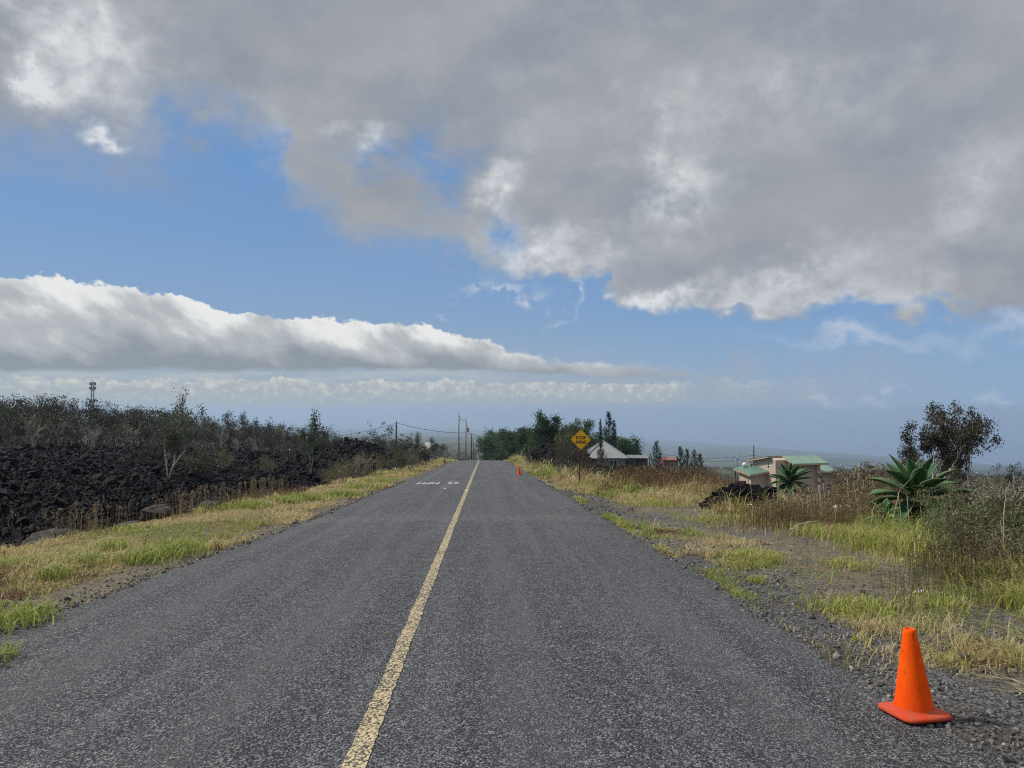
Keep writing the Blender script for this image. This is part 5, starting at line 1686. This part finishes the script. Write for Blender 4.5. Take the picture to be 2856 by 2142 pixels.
def slab(mb, c4, th, mat=0):
    """roof slab through four top corners"""
    v = [tuple(p) for p in c4] + [(p[0], p[1], p[2] - th) for p in c4]
    mb.add(v, [(0, 1, 2, 3), (7, 6, 5, 4), (0, 4, 5, 1), (1, 5, 6, 2), (2, 6, 7, 3), (3, 7, 4, 0)], None, mat)
    return mb


def roof_part(root, name, c4, mat, label=None):
    o = slab(MB(), c4, .06).build(name, M[mat], root, usecol=False)
    if label: o['label'] = label
    # fascia boards round the edge, hung just below the metal
    mb = MB()
    P_ = [np.array(p, float) for p in c4]; cen = sum(P_) / 4
    Q_ = [cen + (p - cen) * .992 for p in P_]
    I_ = [cen + (p - cen) * .955 for p in P_]
    for i in range(4):
        a, b_, c, d = Q_[i], Q_[(i + 1) % 4], I_[(i + 1) % 4], I_[i]
        t0, t1 = np.array([0, 0, -.065]), np.array([0, 0, -.27])
        mb.add([a + t0, b_ + t0, c + t0, d + t0, a + t1, b_ + t1, c + t1, d + t1], [(0, 1, 2, 3), (7, 6, 5, 4), (0, 4, 5, 1), (2, 6, 7, 3), (1, 5, 6, 2), (3, 7, 4, 0)])
    mb.build('fascia', M['fascia'], o, usecol=False)
    return o


def window(root, origin, ux, w, h, name='window', mull=True):
    """framed window in a vertical plane; ux = direction along the wall, outward normal to its right"""
    ux = np.array([ux[0], ux[1], 0], float); nrm = np.array([ux[1], -ux[0], 0])
    fr = MB()
    def qb(mb, a0, a1, z0, z1, d0, d1):
        v = [np.array(origin) + ux * a + nrm * d + np.array([0, 0, z]) for a in (a0, a1) for d in (d0, d1) for z in (z0, z1)]
        mb.add(v, [(0, 1, 3, 2), (4, 6, 7, 5), (0, 4, 5, 1), (2, 3, 7, 6), (0, 2, 6, 4), (1, 5, 7, 3)])
    t = .09
    qb(fr, -w / 2, w / 2, -h / 2, -h / 2 + t, -.02, .06); qb(fr, -w / 2, w / 2, h / 2 - t, h / 2, -.02, .06)
    qb(fr, -w / 2, -w / 2 + t, -h / 2 + t, h / 2 - t, -.02, .06); qb(fr, w / 2 - t, w / 2, -h / 2 + t, h / 2 - t, -.02, .06)
    if mull == 'h': qb(fr, -w / 2 + t, w / 2 - t, -.035, .035, -.02, .05)
    elif mull: qb(fr, -.04, .04, -h / 2 + t, h / 2 - t, -.02, .05)
    o = fr.build(name, M['wframe'], root, usecol=False)
    gp = MB(); qb(gp, -w / 2 + t, w / 2 - t, -h / 2 + t, h / 2 - t, -.01, .02)
    gp.build('pane', M['glass'], o, usecol=False)
    return o


hy = 115.0
c0 = at(2163, 1300, hy)
HZ = zat(1272, hy, 2163) - 7.6
tan = empty('tan_house', (c0.x, hy, HZ), math.radians(12), 'tan stucco two storey house with green metal roofs behind the agave', 'house')
# tall block: gable wall follows the roof line
mb = MB()
yb, zb_ = 6.1, 6.35
poly = [(0, 0), (0, 1.0), (0, yb)]
v = []
for X in (0, 7.1): v += [(X, 0, 0), (X, yb, 0), (X, yb, 6.55), (X, 1.0, 7.25), (X, 0, 6.95)]
mb.add(v, [(0, 1, 2, 3, 4), (9, 8, 7, 6, 5), (0, 5, 6, 1), (1, 6, 7, 2), (2, 7, 8, 3), (3, 8, 9, 4), (4, 9, 5, 0)])
mb.build('wall', M['stucco'], tan, usecol=False)
# projecting front bay on the right with a corner column
mb = MB(); box(mb, 2.3, 6.45, -.9, -.003, 0, 6.25); mb.build('front_bay', M['stucco'], tan, usecol=False)
mb = MB(); box(mb, 6.453, 7.0, -1.35, -.004, 0, 6.3); mb.build('column', M['stucco'], tan, usecol=False)
# low block on the left
mb = MB()
mb.add([(-2.73, 2.5, 0), (-.003, 2.5, 0), (-.003, 5.95, 0), (-2.73, 5.95, 0), (-2.73, 2.5, 4.35), (-.003, 2.5, 4.85), (-.003, 5.95, 5.5), (-2.73, 5.95, 4.95)], [(0, 1, 5, 4), (1, 2, 6, 5), (2, 3, 7, 6), (3, 0, 4, 7), (4, 5, 6, 7), (3, 2, 1, 0)])
mb.build('low_block', M['stucco'], tan, usecol=False)
mb = MB(); box(mb, 7.103, 12.0, 2.0, 5.5, 0, 4.7); mb.build('side_wing', M['stucco'], tan, usecol=False)
roof_part(tan, 'roof', [(-.75, 1.0, 7.55), (8.2, 1.0, 7.55), (8.2, 7.2, 6.55), (-.75, 7.2, 6.55)], 'groof')
roof_part(tan, 'roof', [(1.75, -2.0, 6.52), (8.0, -2.0, 6.52), (8.0, .995, 7.56), (1.75, .995, 7.56)], 'froof', 'pale green front roof slope')
roof_part(tan, 'roof', [(-3.4, 1.75, 4.62), (-.05, 1.75, 5.10), (-.05, 6.6, 6.0), (-3.4, 6.6, 5.30)], 'groof', 'low green roof over the left block')
roof_part(tan, 'roof', [(7.15, 1.3, 4.9), (12.7, 1.3, 4.9), (12.7, 5.8, 5.75), (7.15, 5.8, 5.75)], 'froof', 'pale green roof over the side wing')
window(tan, (0, 1.85, 6.0), (0, -1), .75, 1.0, mull='h')
window(tan, (0, 1.3, 3.0), (0, -1), .75, .95)
window(tan, (4.0, -.9, 2.7), (1, 0), 1.25, .65)
window(tan, (9.3, 2.0, 1.4), (1, 0), 1.3, 1.2)
mb = MB(); v = []
# round white tank and vent pipe on the low roof
bl = [(math.sin(a) * .36, .36 - math.cos(a) * .36) for a in np.linspace(0, PI, 12)]
lathe(mb, bl, 16, center=(-1.9, 5.7, 5.55)); mb.build('roof_dome', M['whitep'], tan, smooth=True, usecol=False)
mb = MB(); tube(mb, [(-1.0, 5.2, 5.4), (-1.0, 5.2, 6.1)], .09, 8); mb.build('vent_pipe', M['dpole'], tan, usecol=False)
mb = MB(); box(mb, -2.78, -2.735, 5.0, 5.15, 3.0, 3.2); box(mb, -2.78, -2.735, 3.3, 3.36, 1.3, 3.6); mb.build('wall_pipe', M['dpole'], tan, usecol=False)
mb = MB(); tube(mb, [(-3.2, 6.3, 0), (-3.2, 6.3, 5.0)], .10, 8); mb.build('roof_post', M['dpole'], tan, usecol=False)

# maroon board fence left of the tan house
fx0, fx1 = gx(2012, 100), gx(2066, 103)
root = empty('board_fence', (fx0, 101, zat(1370, 101, 2040)), 0, 'maroon board fence left of the tan house', 'fence')
mb = MB()
for i in range(12): box(mb, (fx1 - fx0) * i / 12 + .01, (fx1 - fx0) * (i + 1) / 12 - .01, 0, .04, 0, 1.4)
mb.build('boards', M['redfence'], root, usecol=False)
mb = MB(); box(mb, 0, fx1 - fx0, .045, .1, 1.0, 1.1); box(mb, 0, fx1 - fx0, .045, .1, .3, .4); mb.build('rails', M['redfence'], root, usecol=False)

# grey house with pyramid roof
gy = 130.0
ga = at(1690, 1231, gy); ge = zat(1277, gy, 1690)
gz = Hs(ga.x, gy + 2) - .4
gh = empty('grey_house', (ga.x, gy + 3, gz), 0, 'grey sided house with light corrugated pyramid roof right of the sign', 'house')
E = ge - gz; A_ = ga.z - gz
hw_ = 3.95
for k in range(4):
    pass
mb = MB()
cs = [(-hw_, -hw_, E), (hw_, -hw_, E), (hw_, hw_, E), (-hw_, hw_, E)]
mb.add(cs + [(0, 0, A_)], [(0, 1, 4), (1, 2, 4), (2, 3, 4), (3, 0, 4), (3, 2, 1, 0)])
rf = mb.build('roof', M['grroof'], gh, usecol=False)
mb = MB()
for i in range(4):
    a, b_ = np.array(cs[i]), np.array((0, 0, A_))
    tube(mb, [a + [0, 0, .05], b_ + [0, 0, .06]], .07, 6)
mb.build('ridge_cap', M['grroof'], rf, usecol=False)
mb = MB(); box(mb, -3.3, 3.3, -3.3, 3.3, 0, E - .02); mb.build('wall', M['siding'], gh, usecol=False)
window(gh, (1.2, -3.3, E - 1.0), (1, 0), 1.5, 1.3)
window(gh, (3.3, -2.0, E - 1.0), (0, 1), 1.0, 1.3)
# the open lean-to beside it
lt = empty('open_shed', (ga.x + 4.1, gy + .5, gz), 0, 'open lean-to shed with dark wall and thin posts beside the grey house', 'shed')
slab(MB(), [(0, -1.2, E + .05), (3.5, -1.2, E - .05), (3.5, 2.2, E + .28), (0, 2.2, E + .38)], .08).build('roof', M['grroof'], lt, usecol=False)
mb = MB(); box(mb, 1.55, 3.1, -.9, 1.9, -.3, E - .2); mb.build('wall', M['dwall'], lt, usecol=False)
for px_, py_ in ((.08, -1.05), (.08, 2.0), (.75, -1.05), (3.35, -1.05)):
    mb = MB(); box(mb, px_ - .05, px_ + .05, py_ - .05, py_ + .05, -.3, E - .06); mb.build('post', M['dpole'], lt, usecol=False)
mb = MB(); box(mb, .1, 1.5, -1.02, -.97, E - 1.0, E - .93); box(mb, .1, 1.5, -1.02, -.97, E - 1.9, E - 1.83); mb.build('rail', M['dpole'], lt, usecol=False)
# things standing under the lean-to
mb = MB(); box(mb, -.55, .55, -.4, .4, .0, 1.0); box(mb, -.6, .6, -.45, .45, 1.003, 1.08)
o = mb.build('chest_freezer', M['whitep'], usecol=False); o.location = (ga.x + 4.6, gy - 1.2, Hs(ga.x + 4.6, gy - 1.2) + E - 2.6); tag(o, 'white box like chest standing by the open shed', 'chest')
mb = MB(); r = np.random.default_rng(4); rocks(mb, np.array([(0, 0, .3), (.5, .1, .25), (-.45, 0, .2)]), .42, r=r, rough=.15)
o = mb.build('tarp_bundle', M['purple'], usecol=False); o.location = (ga.x + 4.9, gy - 3.5, Hs(ga.x + 4.9, gy - 3.5) + E - 3.0); tag(o, 'purple tarp bundle in front of the open shed', 'tarp')


def far_house(name, u0, u1, vt, ve, y, wall, roof, label, depth=8, rz=0.0):
    x0, x1 = gx(u0, y), gx(u1, y); zt, ze = zat(vt, y, (u0 + u1) / 2), zat(ve, y, (u0 + u1) / 2)
    xc = (x0 + x1) / 2; w = (x1 - x0) / 2; z = max(Hs(xc, y) - 1.0, ze - 4.5)
    root = empty(name, (xc, y, z), rz, label, 'house')
    ze -= z; zt -= z
    mb = MB(); box(mb, -w * .93, w * .93, .4, depth - .4, 0, ze - .01)
    mb.add([(-w * .93, .4, ze), (-w * .93, depth - .4, ze), (-w * .93, depth / 2, zt - .1), (w * .93, .4, ze), (w * .93, depth - .4, ze), (w * .93, depth / 2, zt - .1)], [(0, 2, 1), (3, 4, 5)])
    mb.build('wall', M[wall], root, usecol=False)
    mb = MB()
    slab(mb, [(-w, 0, ze), (w, 0, ze), (w, depth / 2, zt), (-w, depth / 2, zt)], .12); slab(mb, [(w, depth, ze), (-w, depth, ze), (-w, depth / 2 + .001, zt), (w, depth / 2 + .001, zt)], .12)
    mb.build('roof', M[roof], root, usecol=False)
    window(root, (w * .3, .4, ze - 1.3), (1, 0), 1.4, 1.1)
    return root


far_house('pale_house', 934, 982, 1236.5, 1251, 150, 'cream', 'cream', 'pale roofed house half hidden behind the left lava heap')
far_house('pale_house', 1158, 1190, 1236, 1257, 160, 'cream', 'cream', 'pale gabled house behind dark shrubs left of the poles', rz=-.5)
far_house('red_house', 1852, 1893, 1277, 1283, 190, 'redroof', 'redroof', 'reddish roofed house far between the conifers')
far_house('white_shed', 2688, 2738, 1372, 1392, 62, 'whitep', 'whitep', 'white shed behind the trees at the right', depth=3)

# white tarpaulin lumps in the weeds by the tan house
mb = MB(); r = np.random.default_rng(9); rocks(mb, np.array([(0, 0, .08), (.14, .05, .06), (-.12, 0, .05)]), .10, r=r, rough=.3)
o = mb.build('white_sack', M['whitep'], usecol=False); o.location = (gx(2345, 17.0), 17.0, zat(1424, 17.0, 2345)); tag(o, 'white sack half hidden in weeds in front of the leggy bushes', 'sack')
# dark bin with green lid by the small lava heap
bx = gx(2120, 24.5)
root = empty('lidded_bin', (bx, 24.5, zat(1392, 24.5, 2120)), .4, 'dark bin with green lid behind the small lava heap', 'bin')
mb = MB(); box(mb, -.22, .22, -.18, .18, 0, .26); mb.build('bin_body', M['dpole'], root, usecol=False)
mb = MB(); box(mb, -.24, .24, -.2, .2, .263, .30); mb.build('lid', M['greenp'], root, usecol=False)
# litter
for (u, v, y, lab) in ((2560, 1664, 8.6, 'crumpled white paper in the grass behind the orange cone'), (2090, 1410, 19.0, 'white scrap lying on the small lava heap'), (1240, 1363, 28.5, 'tiny white litter scrap on the left lane')):
    r = np.random.default_rng(int(u)); mb = MB(); g = np.linspace(-1, 1, 7); gu, gv = np.meshgrid(g, g, indexing='ij')
    vv = np.stack([gu * .055, gv * .04, .10 * fbm(gu * 1.7 + u, gv * 1.7, 1, 3) - .03], -1).reshape(-1, 3)
    i = (np.arange(6)[:, None] * 7 + np.arange(6)[None]).ravel()
    mb.add(vv, [np.stack([i, i + 7, i + 8, i + 1], 1)])
    o = mb.build('litter', M['whitep'], usecol=False)
    x = gx(u, y); o.location = (x, y, max(zat(v, y, u), Hs(x, y)) if y > 9 else Hs(x, y) + .02); tag(o, lab, 'litter')
# fallen bleached branches
for (u0, v0, y0, u1, v1, y1, lab) in ((2205, 1478, 14.6, 2288, 1453, 15.4, 'long bleached branch lying on the weeds in front of the tan house'), (2675, 1440, 12.6, 2775, 1505, 12.0, 'bleached branch leaning through the bushes right of the agave')):
    a, b_ = at(u0, v0, y0), at(u1, v1, y1)
    s = np.linspace(0, 1, 9)[:, None]; p = np.array(a)[None] * (1 - s) + np.array(b_)[None] * s
    p[:, 2] += .05 * np.sin(s[:, 0] * 3.1); p[1:-1] += np.random.default_rng(2).normal(0, .012, (7, 3))
    mb = MB(); tube(mb, p, np.linspace(.016, .006, 9), 6); tag(mb.build('fallen_branch', M['palewood'], smooth=True, usecol=False), lab, 'branch')

# far settlement: pale specks on the slope
mb = MB(); r = np.random.default_rng(14)
for i in range(80):
    u, v = (r.uniform(1930, 2120), r.uniform(1272, 1292)) if i < 42 else ((r.uniform(2290, 2460), r.uniform(1296, 1310)) if i < 66 else (r.uniform(2700, 2850), r.uniform(1318, 1345)))
    d = fwd + rgt * ((u - 1428) / FS) - upv * ((v - 1071) / FS)
    rho = 1000.0
    for q in range(60):
        x_, y_ = d.x / math.hypot(d.x, d.y) * rho, d.y / math.hypot(d.x, d.y) * rho
        if Hs(x_, y_) > CAMZ + d.z / math.hypot(d.x, d.y) * rho: break
        rho *= 1.05
    x_, y_ = d.x / math.hypot(d.x, d.y) * rho, d.y / math.hypot(d.x, d.y) * rho
    z_ = Hs(x_, y_); w, dd = r.uniform(1.5, 4) * rho / 3000, r.uniform(3, 6) * rho / 3000
    box(mb, x_ - w, x_ + w, y_ - dd, y_ + dd, z_ - 3, z_ + 2.2 * rho / 3000)
    prism(mb, [(x_ - w, y_ - dd), (x_ + w, y_ - dd), (x_ + w, y_ + dd), (x_ - w, y_ + dd)], z_ + 2.3 * rho / 3000, z_ + 2.9 * rho / 3000)
tag(mb.build('far_town', M['townm'], usecol=False), 'pale roofs of a far town scattered over the slope near the sea', 'town', kind='stuff')
for (u, v, y, lab) in ((1265, 1233.5, 3100, 'bright white roof far off left of the crest poles'), (1196, 1226, 4600, 'small white roof far away left of the poles')):
    far_house('far_building', u - 4, u + 4, v - .5, v + .7, y, 'whitep', 'whitep', lab, depth=14)

# ================================================================== HAZE
mb = MB(); S_ = 170000
box(mb, -S_, S_, -3000, S_, SEA - 1800, 32)
b = NB('haze air')
pv = b.n('ShaderNodeVolumePrincipled'); pv.inputs['Color'].default_value = (.55, .71, .93, 1); pv.inputs['Density'].default_value = 1.5e-4; pv.inputs['Anisotropy'].default_value = .3
hz = mb.build('haze', b.out(None, pv.outputs[0]), usecol=False); tag(hz, 'pale blue haze filling the air towards the sea', 'haze', kind='stuff')

# ================================================================== RENDER SETTINGS
sc.view_settings.view_transform = 'Standard'; sc.view_settings.look = 'None'
sc.view_settings.exposure = 0.0; sc.view_settings.gamma = 1.0
sc.render.engine = 'CYCLES'
cy = sc.cycles
cy.max_bounces = 4; cy.diffuse_bounces = 2; cy.glossy_bounces = 2; cy.transmission_bounces = 2; cy.volume_bounces = 1; cy.transparent_max_bounces = 8
cy.use_denoising = False
sc.render.filter_size = 1.15
cy.filter_width = 1.15
try: cy.denoiser = 'OPENIMAGEDENOISE'
except Exception: pass
cy.sample_clamp_indirect = 4
for o in list(bpy.data.objects):
    for k in ('h', 'h0', 'used'):
        if k in o.keys(): del o[k]
